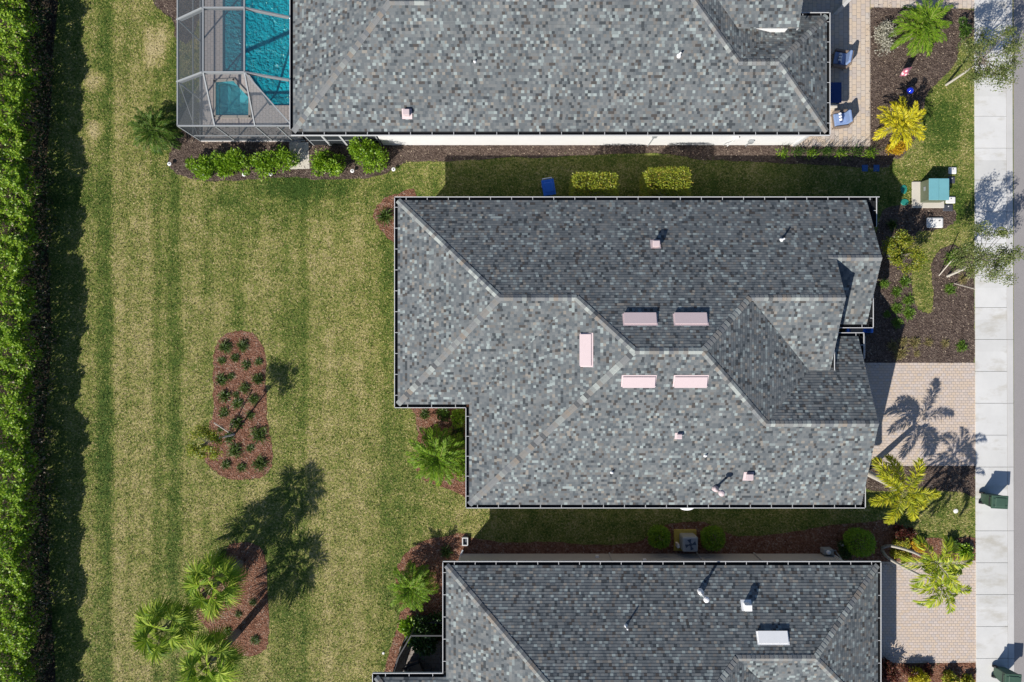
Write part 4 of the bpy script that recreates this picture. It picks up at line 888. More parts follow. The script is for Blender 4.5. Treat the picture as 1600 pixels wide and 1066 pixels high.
# garden flag and gazing ball
fl = thing('garden_flag', (*G([(1402, 118)])[0], 0), 'small pink patterned garden flag on a stake in dark mulch', 'flag'); x, y = G([(1402, 118)])[0]
mb = MB(); mb.tube([(x - .2, y - .02, 0), (x - .2, y - .02, .95)], .012, 6); mb.tube([(x - .2, y - .02, .93), (x + .28, y + .10, .93)], .012, 6); mb.build('pole', M['alu_dark'], fl)
mb = MB(); n = 8; V = []
for i in range(n + 1):
    for j in range(5):
        a = i / n; V.append((x - .18 + a * .44, y - .015 + a * .11 - .35 * (j / 4) ** 1.2 * .75 + .02 * math.sin(a * 7), .92 - j / 4 * .42))
mb.idx(V, [(i * 5 + j, i * 5 + j + 1, (i + 1) * 5 + j + 1, (i + 1) * 5 + j) for i in range(n) for j in range(4)]); c = mb.build('cloth', M['flag'], fl)
gb = thing('gazing_ball', (*G([(1409, 150)])[0], 0), 'shiny blue glass gazing ball on a stand above the yellow palm', 'ornament'); x, y = G([(1409, 150)])[0]
mb = MB(); mb.lathe((x, y, 0), [(.12, 0), (.05, .08), (.04, .5), (.08, .6)], 12); mb.build('stand', M['lid_dark'], gb)
mb = MB(); mb.lathe((x, y, .76), [(.01, -.17)] + [(.17 * math.cos(a), .17 * math.sin(a)) for a in [R(-80 + 16 * i) for i in range(11)]] + [(.01, .17)], 20); mb.build('ball', M['orb'], gb, smooth=True)
# path lights along the mulch edge of the pool bed
plm = MB(); plm.lathe((0, 0, 0), [(.015, 0), (.015, .22), (.075, .23), (.08, .26), (.05, .28), (.01, .285)], 12); plm = None
lights = [((268, 258), 'white path light at the lawn corner beside the dark date palm'), ((322, 276.5), 'white path light below the left end of the bright shrub row'), ((354.5, 276), 'second white path light from the left below the bright shrub row'), ((384, 274.5), 'third white path light from the left below the bright shrub row'), ((425, 274), 'white path light just left of the pale concrete path'), ((552, 269), 'white path light below the bright shrubs right of the pale path'), ((616, 266.5), 'white path light alone in dark mulch right of the bright shrubs')]
for (px, py), lb in lights:
    x, y = G([(px, py)])[0]; t = thing('path_light', (x, y, .01), lb, 'path light', 'path lights along the mulch edge')
    mb = MB(); mb.lathe((x, y, 0), [(.015, 0), (.015, .2)], 8); mb.build('post', M['alu_dark'], t); mb = MB(); mb.lathe((x, y, .2), [(.03, 0), (.095, .015), (.10, .04), (.05, .055)], 16); mb.lathe((x, y, .255), [(.04, 0), (.03, .01)], 12, 1); mb.build('lamp_head', [M['vent_white'], M['lid_dark']], t)
# ------------------------------------------------------------------ plants
def quad_mesh(name, V, mats, idx=None, nper=4):
    V = np.asarray(V, dtype=np.float32).reshape(-1, 3); n = len(V) // nper
    me = bpy.data.meshes.new(name); me.vertices.add(len(V)); me.vertices.foreach_set('co', V.ravel())
    me.loops.add(len(V)); me.loops.foreach_set('vertex_index', np.arange(len(V), dtype=np.int32))
    me.polygons.add(n); me.polygons.foreach_set('loop_start', np.arange(0, len(V), nper, dtype=np.int32))
    for m in (mats if isinstance(mats, (list, tuple)) else [mats]): me.materials.append(m)
    if idx is not None: me.polygons.foreach_set('material_index', np.asarray(idx, dtype=np.int32))
    me.update(calc_edges=True); return me
def rachis(L, e0, e1, n=14):
    p = Vector((0, 0, 0)); out = [p.copy()]
    for i in range(n):
        e = e0 + (e1 - e0) * ((i + .5) / n) ** 1.1; p = p + Vector((math.cos(e), 0, math.sin(e))) * (L / n); out.append(p.copy())
    return out
def rib_quads(pts, w0, w1):
    V = []
    for i in range(len(pts) - 1):
        a, b = pts[i], pts[i + 1]; u = i / (len(pts) - 1); w = w0 + (w1 - w0) * u
        for s in ((0, w, 0), (0, 0, w)):
            s = Vector(s) * .5; V += [a - s, b - s, b + s, a + s]
    return V
def pinnate(name, L, e0, e1, nl, ll, lw, mat, plum=False, start=.14, vee=.35, sweep=(70, 25), droop=.25):
    pts = rachis(L, R(e0), R(e1)); V = rib_quads(pts, .035, .010); nr = len(V) // 4; P = []; D = []; LL = []; n = len(pts) - 1
    for i in range(nl):
        t = start + (1 - start) * (i + .5) / nl; f = t * n; k = min(int(f), n - 1); p = pts[k].lerp(pts[k + 1], f - k); tg = (pts[k + 1] - pts[k]).normalized()
        up = Vector((-tg.z, 0, tg.x)); pr = max(.25, math.sin(math.pi * (.12 + .80 * (t - start) / (1 - start))) ** .7); a = R(sweep[0] + (sweep[1] - sweep[0]) * t)
        for sg in (-1, 1):
            if plum:
                for q in (0, 1):
                    ang = random.uniform(-.5, 1.0) + q * .5
                    d = tg * math.cos(a) + (Vector((0, sg, 0)) * math.cos(ang) + up * math.sin(ang)) * math.sin(a)
                    P.append(p); D.append(d + Vector([random.gauss(0, .10) for _ in 'xyz'])); LL.append(ll * pr * random.uniform(.8, 1.1))
            else:
                d = tg * math.cos(a) + (Vector((0, sg, 0)) + up * (vee + random.gauss(0, .1))) * math.sin(a)
                P.append(p); D.append(d + Vector([random.gauss(0, .06) for _ in 'xyz'])); LL.append(ll * pr * random.uniform(.88, 1.08))
    Q = leaf_verts(np.array([tuple(p) for p in P]), np.array([tuple(d) for d in D]), np.array(LL), lw, droop).reshape(-1, 3)
    return quad_mesh(name, np.concatenate([np.array([tuple(v) for v in V]), Q]), [M['rib'], M[mat]], [0] * nr + [1] * (len(Q) // 4))
def fan(name, LP, rb, e, mat, nseg=26, droop=.30):
    pts = rachis(LP, R(e), R(e - 22), 6); V = rib_quads(pts, .05, .03); nr = len(V) // 4; P = []; D = []; LL = []; c = pts[-1]; tg = (pts[-1] - pts[-2]).normalized(); up = Vector((-tg.z, 0, tg.x))
    for i in range(nseg):
        a = R(-128 + 256 * (i + .5) / nseg); d = tg * math.cos(a) + Vector((0, 1, 0)) * math.sin(a) + up * (.22 * (1 - abs(a) / 2.3) + .06 * (i % 2)) - Vector((0, 0, .12))
        P.append(c + tg * .08); D.append(d); LL.append(rb * (1.0 - .22 * abs(a) / 2.3) * random.uniform(.9, 1.06))
    Q = leaf_verts(np.array([tuple(p) for p in P]), np.array([tuple(d) for d in D]), np.array(LL), .078, droop).reshape(-1, 3)
    return quad_mesh(name, np.concatenate([np.array([tuple(v) for v in V]), Q]), [M['rib'], M[mat]], [0] * nr + [1] * (len(Q) // 4))
PROTO = {
 'sabal': [fan('frond', .85, .95, e, 'palm') for e in (72, 50, 28, 8, -14, -32)],
 'date': [pinnate('frond', 1.25, e, e - 80, 34, .26, .030, 'date') for e in (84, 66, 46, 26, 8)],
 'date_dk': [pinnate('frond', 1.25, e, e - 80, 34, .26, .030, 'date_dk') for e in (84, 66, 46, 26, 8)],
 'areca': [pinnate('frond', 1.5, e, e - 85, 24, .40, .050, 'areca', vee=.5) for e in (82, 66, 50, 34)],
 'fox': [pinnate('frond', 1.9, e, e - 75, 56, .50, .046, 'fox', plum=True, sweep=(68, 45), droop=.25) for e in (62, 46, 30, 14)],
 'manila': [pinnate('frond', 1.6, e, e - 100, 26, .55, .072, 'manila', vee=.55, sweep=(60, 25), droop=.4) for e in (75, 55, 38, 20)]}
def fronds(t, crown, kind, n, s=1.0, off=0.0, tilt=0.0, az=None):
    base = root_loc(t); pr = PROTO[kind]
    for i in range(n):
        f = i / max(1, n - 1); me = pr[min(len(pr) - 1, int(f * len(pr)))]
        o = bpy.data.objects.new('frond', me); COL.objects.link(o); o.parent = t; o.location = Vector(crown) - base
        a = az[i] if az else off + i * 2.39996 + random.uniform(-.15, .15)
        o.rotation_euler = (random.uniform(-.18, .18), random.uniform(-.12, .12), a); k = s * random.uniform(.88, 1.08); o.scale = (k, k, k)
def trunk(t, pts, r0, r1, mat='bark', rings=True, name='trunk'):
    P = [Vector(p) for p in pts]; out = []; rad = []
    m = 10
    for i in range(len(P) - 1):
        for j in range(m): out.append(P[i].lerp(P[i + 1], j / m))
    out.append(P[-1]); n = len(out)
    for i in range(n): rad.append((r0 + (r1 - r0) * i / (n - 1)) * (1 + (.06 if rings and i % 2 else 0)))
    mb = MB(); mb.tube(out, rad, 10); return mb.build(name, M[mat], t, smooth=True)
def curve(pts, n=5):
    P = [Vector(p) for p in pts]; P = [P[0] * 2 - P[1]] + P + [P[-1] * 2 - P[-2]]; out = []
    for i in range(1, len(P) - 2):
        for j in range(n):
            t = j / n; a, b, c, d = P[i - 1:i + 3]; out.append(.5 * (2 * b + (c - a) * t + (2 * a - 5 * b + 4 * c - d) * t * t + (3 * b - a - 3 * c + d) * t ** 3))
    return out + [P[-2]]
# three sabal palms
for (px, py, z), lb in (((330, 917, 3.5), 'cabbage palm at the lower mulch island, the one nearest the island top'), ((255, 985, 3.6), 'cabbage palm at the lower mulch island, standing farthest left over grass'), ((326, 1036, 3.5), 'cabbage palm at the lower mulch island, the lowest one cut by the photo edge')):
    c = U(px, py, z); t = thing('cabbage_palm', (c.x, c.y, 0), lb, 'palm tree', 'cabbage palms by the lower mulch island')
    trunk(t, [(c.x, c.y, 0), (c.x + .04, c.y, z * .5), (c.x, c.y, z - .1)], .19, .16)
    fronds(t, c, 'sabal', 22, .95, random.uniform(0, 6))
# bushy date palms
def bushy(kind, px, py, z, n, s, label, stems=3, name='date_palm', cat='palm'):
    c = U(px, py, z); t = thing(name, (c.x, c.y, 0), label, cat)
    for k in range(stems):
        a = k * 2.1 + px; r = .16 if stems > 1 else 0; q = Vector((c.x + r * math.cos(a), c.y + r * math.sin(a), z + .15 * k * (stems > 1)))
        trunk(t, [(q.x * .7 + c.x * .3, q.y * .7 + c.y * .3, 0), q], .09, .07); fronds(t, q, kind, n // stems, s, k * 1.3)
bushy('date', 686, 710, 1.0, 72, 1.26, 'bright green bushy palm in the notch of the middle house roof')
bushy('date', 646, 915, .9, 63, 1.02, 'bright green bushy palm in red mulch left of the bottom house')
bushy('date_dk', 246, 206, .8, 60, 1.02, 'dark green bushy palm at the left corner of the screened pool')
bushy('date', 1436, 46, .9, 57, 1.12, 'large green feathery palm in the dark mulch bed near the top right')
bushy('areca', 1404, 194, 1.0, 34, .86, 'bright yellow feathery palm beside the small lawn and dark mulch', 2, 'areca_palm')
# foxtail palm
c = U(1409, 768, 2.95); b = Vector((*G([(1350, 736)])[0], 0)); t = thing('foxtail_palm', b, 'yellow green foxtail palm with thick trunk at the corner of the middle house', 'palm tree')
trunk(t, [b, b.lerp(c, .5) + Vector((.05, 0, .1)), c - Vector((0, 0, .15))], .17, .12, 'bark_pale')
fronds(t, c, 'fox', 9, .98, az=[-.05, 1.3, 2.55, 3.5, 4.35, 5.2, 1.75, 5.75, 2.2])
# curved twin trunk palm
b1 = Vector((*G([(1378, 856)])[0], 0)); t = thing('manila_palm', b1, 'curved twin trunk palm leaning over the lower driveway', 'palm tree')
cA = U(1462, 880, 4.3); cB = U(1470, 915, 4.0)
for cc, m1, m2, sg in ((cA, U(1392, 853, .9), U(1425, 862, 2.6), 0), (cB, U(1388, 872, .9), U(1425, 893, 2.4), 1)):
    st = b1 + Vector((0, -.12 * sg, 0)); pts = curve([st, m1, m2, cc - Vector((0, 0, .1))], 4)
    trunk(t, pts, .085, .055, 'bark_pale', False)
fronds(t, cA, 'manila', 11, .95, .4); fronds(t, cB, 'manila', 10, .9, 1.5)
# hedge along the left edge
n = 150000; hx0, hx1, hy0, hy1 = -27.4, -23.72, -20.5, 20.5
P = np.empty((n, 3)); D = np.empty((n, 3)); yy = RNG.uniform(hy0, hy1, n); top = RNG.random(n) < .62
def hz(x, y): return 2.05 + .18 * np.sin(x * 6.1 + y * 5.3) * np.sin(y * 3.7 - x * 4.4) + .16 * np.sin(y * 1.7 + x) + .14 * np.sin(y * .63 + 1) + .10 * np.sin(y * 4.1 + x * 2.3) + .08 * np.sin(x * 5.2 + y * 7.0)
def hx(y, z): return hx1 - .20 + .16 * np.sin(y * 2.3 + z * 2) + .12 * np.sin(y * .9 + 2) + .10 * np.sin(y * 5.3 + z * 4) - .22 * np.clip((z - 1.4) / .7, 0, 1) ** 2
xx = RNG.uniform(hx0, hx1 + .1, n); zt = hz(xx, yy); dep = np.abs(RNG.normal(0, .22, n))
zs = RNG.uniform(.05, 2.1, n) ; xs = hx(yy, zs) - np.abs(RNG.normal(0, .30, n))
P[:, 0] = np.where(top, np.minimum(xx, hx(yy, zt)), xs); P[:, 1] = yy; P[:, 2] = np.where(top, zt - dep, np.minimum(zs, hz(xs, yy)))
D[:] = RNG.normal(0, .6, (n, 3)); D[:, 2] += np.where(top, .35, .2); D[:, 0] += np.where(top, 0, .6)
brown = (~top) & (RNG.random(n) < .16 * (1 + np.sin(yy * 1.9)) * (.5 + .5 * np.sin(yy * .7)))
# gaps in the foliage
brown = (~top) & (RNG.random(n) < .30)
thin = top | (RNG.random(n) < .34 + .45 * np.clip((P[:, 2] - .7) / 1.1, 0, 1) ** 1.5)
keep = thin & (np.sin(yy * 3.1 + P[:, 0] * 2) + np.sin(yy * 7.3 + P[:, 2] * 5) + RNG.normal(0, .8, n) > -1.05)
P, D, brown = P[keep], D[keep], brown[keep]
hg = thing('hedge', (-25.4, 0, 0), 'tall dense green hedge running along the whole left edge of the photo', 'hedge')
np_mesh('foliage', leaf_verts(P, D, RNG.uniform(.10, .18, len(P)), RNG.uniform(.07, .12, len(P))), 4, [M['hedge'], M['hedge_brown'], M['deep']], hg, np.where(brown, 1, np.where(P[:, 2] < 1.25, 2, 0)))  # low leaves take a darker green: the hedge's side shade painted into the colour
mb = MB()
for i in range(60):
    y = hy0 + (i + .5) * (hy1 - hy0) / 60; x = hx1 - .9 + random.uniform(-.3, .3)
    mb.tube([(x, y, 0), (x + random.uniform(-.1, .2), y + random.uniform(-.1, .1), .9), (x + random.uniform(-.2, .4), y + random.uniform(-.3, .3), 1.7)], [.05, .04, .02], 6)
mb.build('stem', M['bark'], hg)
# leafy shrubs
def shrub(name, px, py, rx, ry, h, n, mat, label, cat='shrub', group=None, leaf=.10, lumps=9, zc=.55, loose=.22, at=None):
    c = Vector(at) if at else U(px, py, h * zc); c.z = 0; t = thing(name, (c.x, c.y, 0), label, cat, group)
    a = RNG.uniform(0, 2 * np.pi, lumps); rr = np.sqrt(RNG.random(lumps)) * .72; C = np.stack([c.x + rx * rr * np.cos(a), c.y + ry * rr * np.sin(a), h * RNG.uniform(.3, .82, lumps) * (1 - .25 * rr)], 1)
    k = RNG.integers(0, lumps, n); V = unit(RNG.normal(size=(n, 3))); rad = min(rx, ry) * RNG.uniform(.25, .55, lumps)[k][:, None] * (1 + RNG.normal(0, loose, (n, 1)))
    P = C[k] + V * rad; P[:, 2] = np.clip(P[:, 2], .03, h * 1.1); D = V + RNG.normal(0, .5, (n, 3)); D[:, 2] += .35
    np_mesh('foliage', leaf_verts(P, D, leaf * RNG.uniform(.7, 1.3, n), leaf * .55 * RNG.uniform(.8, 1.2, n)), 4, M[mat], t)
    mb = MB()
    for q in range(min(lumps, 5)): mb.tube([(c.x, c.y, 0), tuple(C[q] * [1, 1, .5] * .5 + np.array([c.x, c.y, 0]) * [.5, .5, 0]), tuple(C[q])], [.03, .022, .012], 5)
    mb.build('stem', M['bark'], t); return t
def trimmed(name, px, py, rx, ry, h, n, mat, label, z0=.15, group=None, e=5.0, leaf=.09, lump=1.0):
    c = U(px, py, h); t = thing(name, (c.x, c.y, 0), label, 'shrub', group); V = unit(RNG.normal(size=(n, 3)))
    s = (np.abs(V[:, 0]) ** e + np.abs(V[:, 1]) ** e + np.abs(V[:, 2]) ** e) ** (-1 / e); q = V * s[:, None] * (1 + .07 * lump * np.sin(V[:, :1] * 9 + px) * np.sin(V[:, 1:2] * 8 + V[:, 2:] * 7) + RNG.normal(0, .02 + .03 * lump, (n, 1)) - np.abs(RNG.normal(0, .09 * lump, (n, 1))))
    P = q * [rx, ry, (h - z0) / 2] + [c.x, c.y, (h + z0) / 2]; D = V + RNG.normal(0, .7, (n, 3))
    np_mesh('foliage', leaf_verts(P, D, leaf * RNG.uniform(.7, 1.3, n), leaf * .6), 4, M[mat], t); mb = MB()
    for k in range(4): mb.tube([(c.x + random.uniform(-.2, .2), c.y + random.uniform(-.1, .1), 0), (c.x + random.uniform(-rx, rx) * .6, c.y + random.uniform(-ry, ry) * .6, h * .8)], [.035, .015], 6)
    mb.build('stem', M['bark'], t); return t
trimmed('clipped_shrub', 931, 294, 1.08, .80, 2.3, 9000, 'clip', 'clipped yellow green shrub by the middle house wall, nearer the blue bin', group='clipped shrubs along the shaded wall', lump=.25, e=9.0)
trimmed('clipped_shrub', 1046, 288, 1.06, .86, 2.3, 9600, 'clip', 'clipped yellow green shrub by the middle house wall, farther from the blue bin', group='clipped shrubs along the shaded wall', lump=.25, e=9.0)
trimmed('round_shrub', 1033, 843, .50, .50, .95, 2600, 'bright', 'round clipped green shrub just left of the grey air conditioner', group='round shrubs beside the air conditioner', e=2.6, z0=.05)
trimmed('round_shrub', 1118, 845, .54, .54, .95, 2800, 'bright', 'round clipped green shrub just right of the grey air conditioner', group='round shrubs beside the air conditioner', e=2.6, z0=.05)
trimmed('round_shrub', 1354, 854, .64, .62, 1.5, 3600, 'bright', 'large round green shrub at the foot of the curved twin trunk palm', e=2.4, z0=.05)
shrub('dark_shrub', 1319, 860, .50, .50, .9, 1200, 'deep', 'low dark shrub between the wall corner and the large round shrub', lumps=6)
# shrub rows beside the pool
for i, (px, py, rx, h, lb) in enumerate([(312, 258, .75, 1.2, 'leftmost bright green shrub of the row below the pool'), (345, 256, .75, 1.1, 'second shrub from the left in the bright row below the pool'), (376, 252, .75, 1.3, 'third shrub from the left in the bright row below the pool'), (408, 252, .75, 1.3, 'fourth shrub from the left in the bright row below the pool'), (438, 248, .72, 1.4, 'shrub just left of the pale path below the pool')]):
    shrub('bright_shrub', px, py, rx, .62, h, 1700, 'bright', lb, group='bright shrubs below the pool screen', lumps=10, leaf=.12)
shrub('bright_shrub', 512, 254, .98, .72, 1.6, 2400, 'bright', 'large bright green shrub just right of the pale path', group='bright shrubs right of the pale path', lumps=12, leaf=.13)
shrub('bright_shrub', 569, 243, 1.15, .85, 1.9, 3200, 'bright', 'largest bright green shrub against the top house wall end', group='bright shrubs right of the pale path', lumps=14, leaf=.13)
# spiky low plants beside the patio of the top house
for i, px in enumerate((1225, 1247, 1270, 1293, 1315, 1338, 1360)):
    lb = ['leftmost low spiky plant of the row under the patio', 'second low spiky plant from the left under the patio', 'third low spiky plant from the left under the patio', 'middle low spiky plant of the row, fourth from the left under the patio', 'third low spiky plant from the right under the patio', 'second low spiky plant from the right under the patio', 'rightmost low spiky plant of the row, nearest the yellow croton'][i]
    c = U(px, 239 - (i % 2) * 2, .3); t = thing('spiky_plant', (c.x, c.y, 0), lb, 'plant', 'spiky plants under the patio')
    n = random.randint(70, 130); P = np.stack([c.x + RNG.normal(0, .14, n), c.y + RNG.normal(0, .10, n), RNG.uniform(.02, .3, n)], 1); D = RNG.normal(0, .5, (n, 3)); D[:, 2] += .7
    np_mesh('foliage', leaf_verts(P, D, RNG.uniform(.15, .30, n), .04), 4, M['mid' if i % 2 else 'bright'], t)
    n = 26; P = np.stack([c.x + RNG.normal(0, .22, n), c.y + RNG.normal(0, .1, n), np.full(n, .2)], 1); D = RNG.normal(0, .22, (n, 3)); D[:, 2] += 1
    np_mesh('flower_stalk', leaf_verts(P, D, RNG.uniform(.4, .9, n), .022, 0), 4, M['deep'], t)
shrub('croton_shrub', 1401, 232, .52, .42, .6, 1300, 'croton', 'orange yellow croton at the foot of the yellow feathery palm', lumps=8)
shrub('silver_shrub', 1383, 56, .48, .95, .7, 1300, 'silver', 'pale silvery flowering shrub left of the large feathery palm', lumps=12, leaf=.09, loose=.4)
shrub('small_shrub', 1512, 40, .35, .60, .9, 700, 'mid', 'green shrub at the sidewalk edge under the upper street tree', lumps=6)
shrub('bright_shrub', 716, 655, .42, .45, .9, 1000, 'bright', 'small bright shrub against the middle house in the roof notch', lumps=6)
shrub('bright_shrub', 724, 735, .40, .60, .9, 900, 'bright', 'small bright shrub along the gutter right of the bushy palm', lumps=6)
shrub('small_shrub', 692, 648, .30, .30, .5, 600, 'mid', 'tiny green shrub under the roof notch gutter in red mulch', lumps=5)
shrub('small_shrub', 718, 682, .45, .45, 1.2, 900, 'deep', 'dark shrub between the bushy palm and the notch wall', lumps=6)
shrub('broad_shrub', 644, 985, .62, .70, 1.3, 1700, 'bright', 'lit broad leaved shrub just above the black screened corner', lumps=9, leaf=.16)
shrub('broad_shrub', 668, 992, .85, .95, 1.7, 2600, 'deep', 'dark broad leaved shrub in shade against the bottom house gutter', lumps=10, leaf=.17)
shrub('red_shrub', 1413, 834, .60, .35, .8, 1300, 'red', 'dark red leaved shrub below the foxtail palm', lumps=8, leaf=.13)
shrub('lime_shrub', 1410, 848, .40, .30, .7, 800, 'lime', 'yellow green shrub right under the dark red shrub', lumps=6)
shrub('lime_shrub', 1413, 868, .75, .30, .6, 1500, 'lime', 'wide yellow green shrub along the lower driveway edge', lumps=9)
shrub('croton_shrub', 1432, 852, .30, .30, .6, 600, 'croton', 'orange yellow croton between the curved trunks and red mulch', lumps=5)
shrub('small_shrub', 1508, 863, .42, .36, .5, 700, 'bright', 'small light green plant at the sidewalk end of the red mulch', lumps=6, leaf=.15)
shrub('small_shrub', 1490, 851, .34, .30, .5, 500, 'mid', 'small green plant behind the twin palm fronds in red mulch', lumps=5, leaf=.15)
shrub('red_shrub', 1390, 1048, .50, .55, 1.0, 1600, 'red', 'dark red leaved shrub at the garage corner, bottom edge of the photo', lumps=9, leaf=.12)
shrub('yellow_shrub', 1433, 1061, .75, .42, .8, 1700, 'yellow', 'bright yellow shrub cut by the bottom edge below the driveway', lumps=9, leaf=.11)
shrub('lime_shrub', 1487, 1061, .50, .36, .6, 900, 'lime', 'lime green leafy plant on the bottom edge, right of the yellow shrub', lumps=7, leaf=.15)
shrub('lime_shrub', 1510, 1064, .35, .3, .5, 500, 'lime', 'small lime plant on the bottom edge nearest the sidewalk', lumps=5, leaf=.15)
for px, lb in ((1422, 'dark red shrub behind the yellow shrub, casting shade on the driveway'), (1455, 'dark red shrub at the driveway edge above the lime plant')):
    shrub('red_shrub', px, 1050, .4, .25, .8, 600, 'red', lb, lumps=6)
# young tree in the upper island
def tree(name, base, c, rx, rz, n, mat, bark, label, group=None, leaf=.09, lumps=22, r0=.07, gap=.5):
    b = Vector((*G([base])[0], 0)); c = Vector(c); t = thing(name, b, label, 'tree', group)
    trunk(t, curve([b, b.lerp(c, .45) + Vector((random.uniform(-.08, .08), random.uniform(-.08, .08), .15)), c - Vector((0, 0, rz * .5))], 5), r0, r0 * .55, bark, False)
    v = unit(RNG.normal(size=(lumps, 3))) * (RNG.uniform(.35, 1, lumps) ** .6)[:, None]; C = v * [rx, rx, rz] + np.array(c); mb = MB(); s = c - Vector((0, 0, rz * .75))
    for q in C:
        q = Vector(q); m = s.lerp(q, .5) + Vector((0, 0, .1)); mb.tube([s.lerp(c, random.uniform(0, .6)), m, q], [r0 * .32, r0 * .2, r0 * .08], 5)
    mb.build('branch', M['bark'], t)
    k = RNG.integers(0, lumps, n); V = unit(RNG.normal(size=(n, 3))) * (RNG.random((n, 1)) ** .6); P = C[k] + V * rx * .34 * RNG.uniform(.6, 1.2, lumps)[k][:, None]; D = RNG.normal(0, .8, (n, 3)); D[:, 2] -= .1
    np_mesh('crown', leaf_verts(P, D, leaf * RNG.uniform(.7, 1.3, n), leaf * .5), 4, M[mat], t); return t
yt = tree('young_tree', (366, 679), U(318, 694, 3.1), .85, .75, 2600, 'young', 'bark_white', 'young yellow green tree with a thin white trunk in the upper mulch island', leaf=.10, lumps=16, r0=.05)
mb = MB(); a = Vector((*G([(358, 676)])[0], 0)); mb.tube([a, U(335, 661, 1.6)], .03, 6); mb.build('stake', M['stake'], yt)
tree('street_tree', (1478, 133), U(1545, 88, 3.1), 1.45, 1.0, 6500, 'oak', 'bark_pale', 'street tree with thin open crown over the sidewalk near the top edge', 'street trees by the sidewalk', leaf=.095, lumps=30, r0=.065)
st = tree('street_tree', (1480, 432), U(1546, 400, 3.1), 1.45, 1.0, 6500, 'oak', 'bark_pale', 'staked street tree in dark mulch whose crown hangs over the sidewalk', 'street trees by the sidewalk', leaf=.095, lumps=30, r0=.065)
for p0, p1 in (((1467, 431), U(1489, 405, 1.6)), ((1491, 443), U(1524, 452, 1.6)), ((1492, 424), U(1508, 417, 1.3))):
    mb = MB(); mb.tube([(*G([p0])[0], 0), p1], .026, 6); mb.build('stake', M['stake'], st)
tree('small_tree', (1386, 400), U(1414, 397, 1.75), .95, .6, 4600, 'young', 'bark_pale', 'small yellow green tree against the front gable of the middle house', leaf=.11, lumps=20, r0=.06)
# tufts
def tuft_mesh(name, n, r, h, mat, w=.022, spread=.55):
    P = np.stack([RNG.normal(0, r * .3, n), RNG.normal(0, r * .3, n), np.full(n, .0)], 1); a = RNG.uniform(0, 6.283, n); el = RNG.uniform(.35, 1.45, n)
    D = np.stack([np.cos(a) * np.cos(el), np.sin(a) * np.cos(el), np.sin(el)], 1); return quad_mesh(name, leaf_verts(P, D, h * RNG.uniform(.6, 1.1, n), w, spread), M[mat])
TG = [tuft_mesh('grass_clump', a, b, c, 'tuft', d) for a, b, c, d in ((260, .30, .46, .032), (180, .22, .40, .03), (320, .40, .50, .026), (150, .34, .34, .04), (220, .18, .52, .024))]; TF = [tuft_mesh('grass_clump', 240, .34, .44, 'front', .034) for _ in range(3)]; TS = [tuft_mesh('grass_clump', 220, .32, .42, 'straw', .026) for _ in range(3)]
def tuft(px, py, s, label, group, pool_=None, cat='grass clump', name='grass_clump'):
    pool_ = pool_ or TG; x, y = G([(px, py)])[0]; o = bpy.data.objects.new(name, random.choice(pool_)); COL.objects.link(o); o.location = (x, y, .01); o.rotation_euler.z = random.uniform(0, 6.28); o.scale = (s, s, s * random.uniform(.9, 1.15)); tag(o, label, cat, group)
isl = [(352, 543, 1.1, 'left one of the topmost pair'), (379, 540, 1.0, 'right one of the topmost pair'), (347, 564, .8, 'left one of the second row from the top'), (368, 560, .7, 'second from the left in the second row from the top'), (385, 571, .85, 'third from the left in the second row from the top'), (405, 566, .8, 'right one of the second row, at the island edge'),
  (346, 594, 1.15, 'large one at the left edge in the third row'), (361, 588, .75, 'small one beside the large left one of the third row'), (404, 593, .9, 'right edge one of the third row, beside the tree shadow'), (383, 607, .75, 'middle one of the fourth row, left of the trunk shadow'), (352, 619, 1.1, 'large one near the left edge, fourth row'), (369, 617, .5, 'tiny yellowish one in the middle of the fourth row'), (372, 631, 1.15, 'large one at the island centre, just below the tiny yellowish one'), (397, 624, .75, 'small one touching the upper trunk shadow from the left'),
  (350, 645, .95, 'left edge one above the young tree crown'), (371, 661, 1.2, 'largest one above the white trunk'), (391, 649, .6, 'small one half hidden in the trunk shadow'), (345, 671, .6, 'small one beside the white trunk and stake'), (359, 683, .85, 'one at the foot of the white trunk'), (405, 679, 1.15, 'large one at the right edge below the trunk shadow'), (368, 704, 1.0, 'left one of the lower pair under the trunk foot'), (391, 700, .8, 'right one of the lower pair under the trunk foot'), (354, 726, .95, 'left one of the bottom row'), (378, 730, .95, 'middle one of the bottom row'), (407, 725, 1.0, 'right one of the bottom row')]
for px, py, s, d in isl: tuft(px, py, s, 'upper island clump, ' + d, 'grass clumps in the upper mulch island')
for px, py, s, d in ((395, 941, .6, 'top one near the right edge'), (373, 959, .65, 'second from the top'), (357, 986, .8, 'left one of the lower two'), (399, 999, .75, 'right one of the lower two, beside the thick trunk shadow')): tuft(px, py, s, 'lower island clump, ' + d, 'grass clumps in the lower mulch island')
for px, py, s, d in ((1380, 443, .75, 'touching the front gable roof edge'), (1412, 441, .85, 'top right one of the double row'), (1399, 457, .8, 'left column, top one'), (1418, 470, .9, 'right column, second from the top'), (1400, 482, .85, 'left column, middle one'), (1419, 490, .95, 'right column, lowest one'), (1401, 505, .85, 'left column, lowest one'), (1386, 491, .6, 'half in the house shade')): tuft(px, py, s, 'green clump left of the grass tongue, ' + d, 'green clumps in the front mulch', TF)
tuft(1483, 453, .85, 'lone green clump in dark mulch under the staked street tree', None, TF); tuft(1489, 404, 1.35, 'tall green clump beside the stakes of the street tree', None, TF); tuft(1503, 437, .8, 'yellowish clump behind the staked trunk near the sidewalk', None, TS)
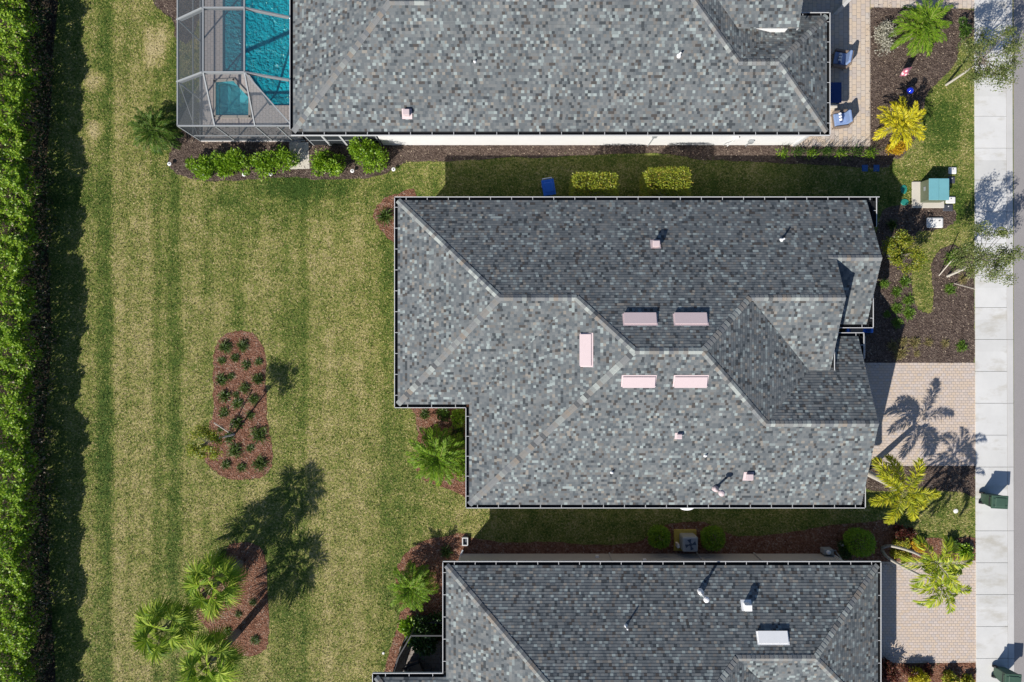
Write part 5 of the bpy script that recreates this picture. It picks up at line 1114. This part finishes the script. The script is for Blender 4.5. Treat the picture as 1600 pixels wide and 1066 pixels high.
for px, py, s, d in ((1394, 541, .9, 'leftmost, at the shade edge'), (1410, 534, .8, 'second from the left'), (1428, 536, .95, 'third from the left, widest'), (1450, 535, .7, 'middle one'), (1476, 537, .7, 'second from the sidewalk'), (1502, 541, .85, 'greenest, nearest the sidewalk'), (1432, 553, .55, 'small one below the others near the driveway'), (1405, 552, 1.1, 'sprawling one just above the driveway')): tuft(px, py, s, 'dry driveway clump, ' + d, 'dry clumps above the driveway', TS if px != 1502 else TF)
tuft(602, 338, 1.35, 'green spiky plant in red mulch at the upper left corner of the middle house', None, cat='plant'); tuft(697, 862, 1.2, 'green spiky plant in red mulch beside the corner downspout', None, cat='plant'); tuft(663, 648, .8, 'small dark plant in red mulch under the roof notch', None, cat='plant'); tuft(1392, 352, .9, 'small green clump in bark mulch at the house shade edge', None)
tuft(345, 868, .9, 'dark clump at the top of the lower mulch island under palm shade', None)
# loose bark chips on the beds
n = 150000; x = RNG.uniform(-19, 24.3, n); y = RNG.uniform(-18, 18, n)
for nm, mt in (('red_mulch', 'chip_red'), ('dark_mulch', 'chip_dark')):
    ok = np.zeros(n, bool)
    for poly, mm in BEDS:
        if mm in ((nm,) if nm == 'red_mulch' else (nm, 'grey_mulch')): ok |= inpoly(x, y, poly)
    P = np.stack([x[ok] + RNG.normal(0, .05, ok.sum()), y[ok] + RNG.normal(0, .05, ok.sum()), np.full(ok.sum(), .022)], 1); k = len(P); a = RNG.uniform(0, 6.283, k); D = np.stack([np.cos(a), np.sin(a), RNG.uniform(-.1, .6, k)], 1)
    o = np_mesh('bark_chips', leaf_verts(P, D, RNG.uniform(.03, .10, k), RNG.uniform(.015, .035, k), 0), 4, M[mt]); o['kind'] = 'stuff'
# lawn blades
n = 620000; x = RNG.uniform(-24.6, 24.6, n); y = RNG.uniform(-18.2, 18.2, n); ok = np.ones(n, bool)
jx = x + RNG.normal(0, .05, n); jy = y + RNG.normal(0, .05, n)
for poly in NOLAWN: ok &= ~inpoly(jx, jy, poly)
for poly in ([(-5.0, 6.3), (-5.0, -2.6), (-1.6, -2.6), (-1.6, -7.4), (16.2, -7.4), (16.2, -.4), (14.4, -.4), (14.4, 6.3)], [(-10.4, 10.1), (14.7, 10.1), (14.7, 30), (-10.4, 30)], [(-2.6, -11.1), (16.5, -11.1), (16.5, -30), (-2.6, -30)]): ok &= ~inpoly(x, y, poly)
x, y = x[ok], y[ok]; n = len(x); P = np.stack([x, y, np.zeros(n)], 1); a = RNG.uniform(0, 6.283, n); el = RNG.uniform(.15, 1.1, n); L = RNG.uniform(.05, .13, n)
D = np.stack([np.cos(a) * np.cos(el), np.sin(a) * np.cos(el), np.sin(el)], 1); S = np.stack([-np.sin(a), np.cos(a), np.zeros(n)], 1) * RNG.uniform(.010, .022, n)[:, None]
T = np.stack([P - S, P + S, P + D * L[:, None]], 1); o = np_mesh('grass', T, 3, M['blade']); o['kind'] = 'stuff'
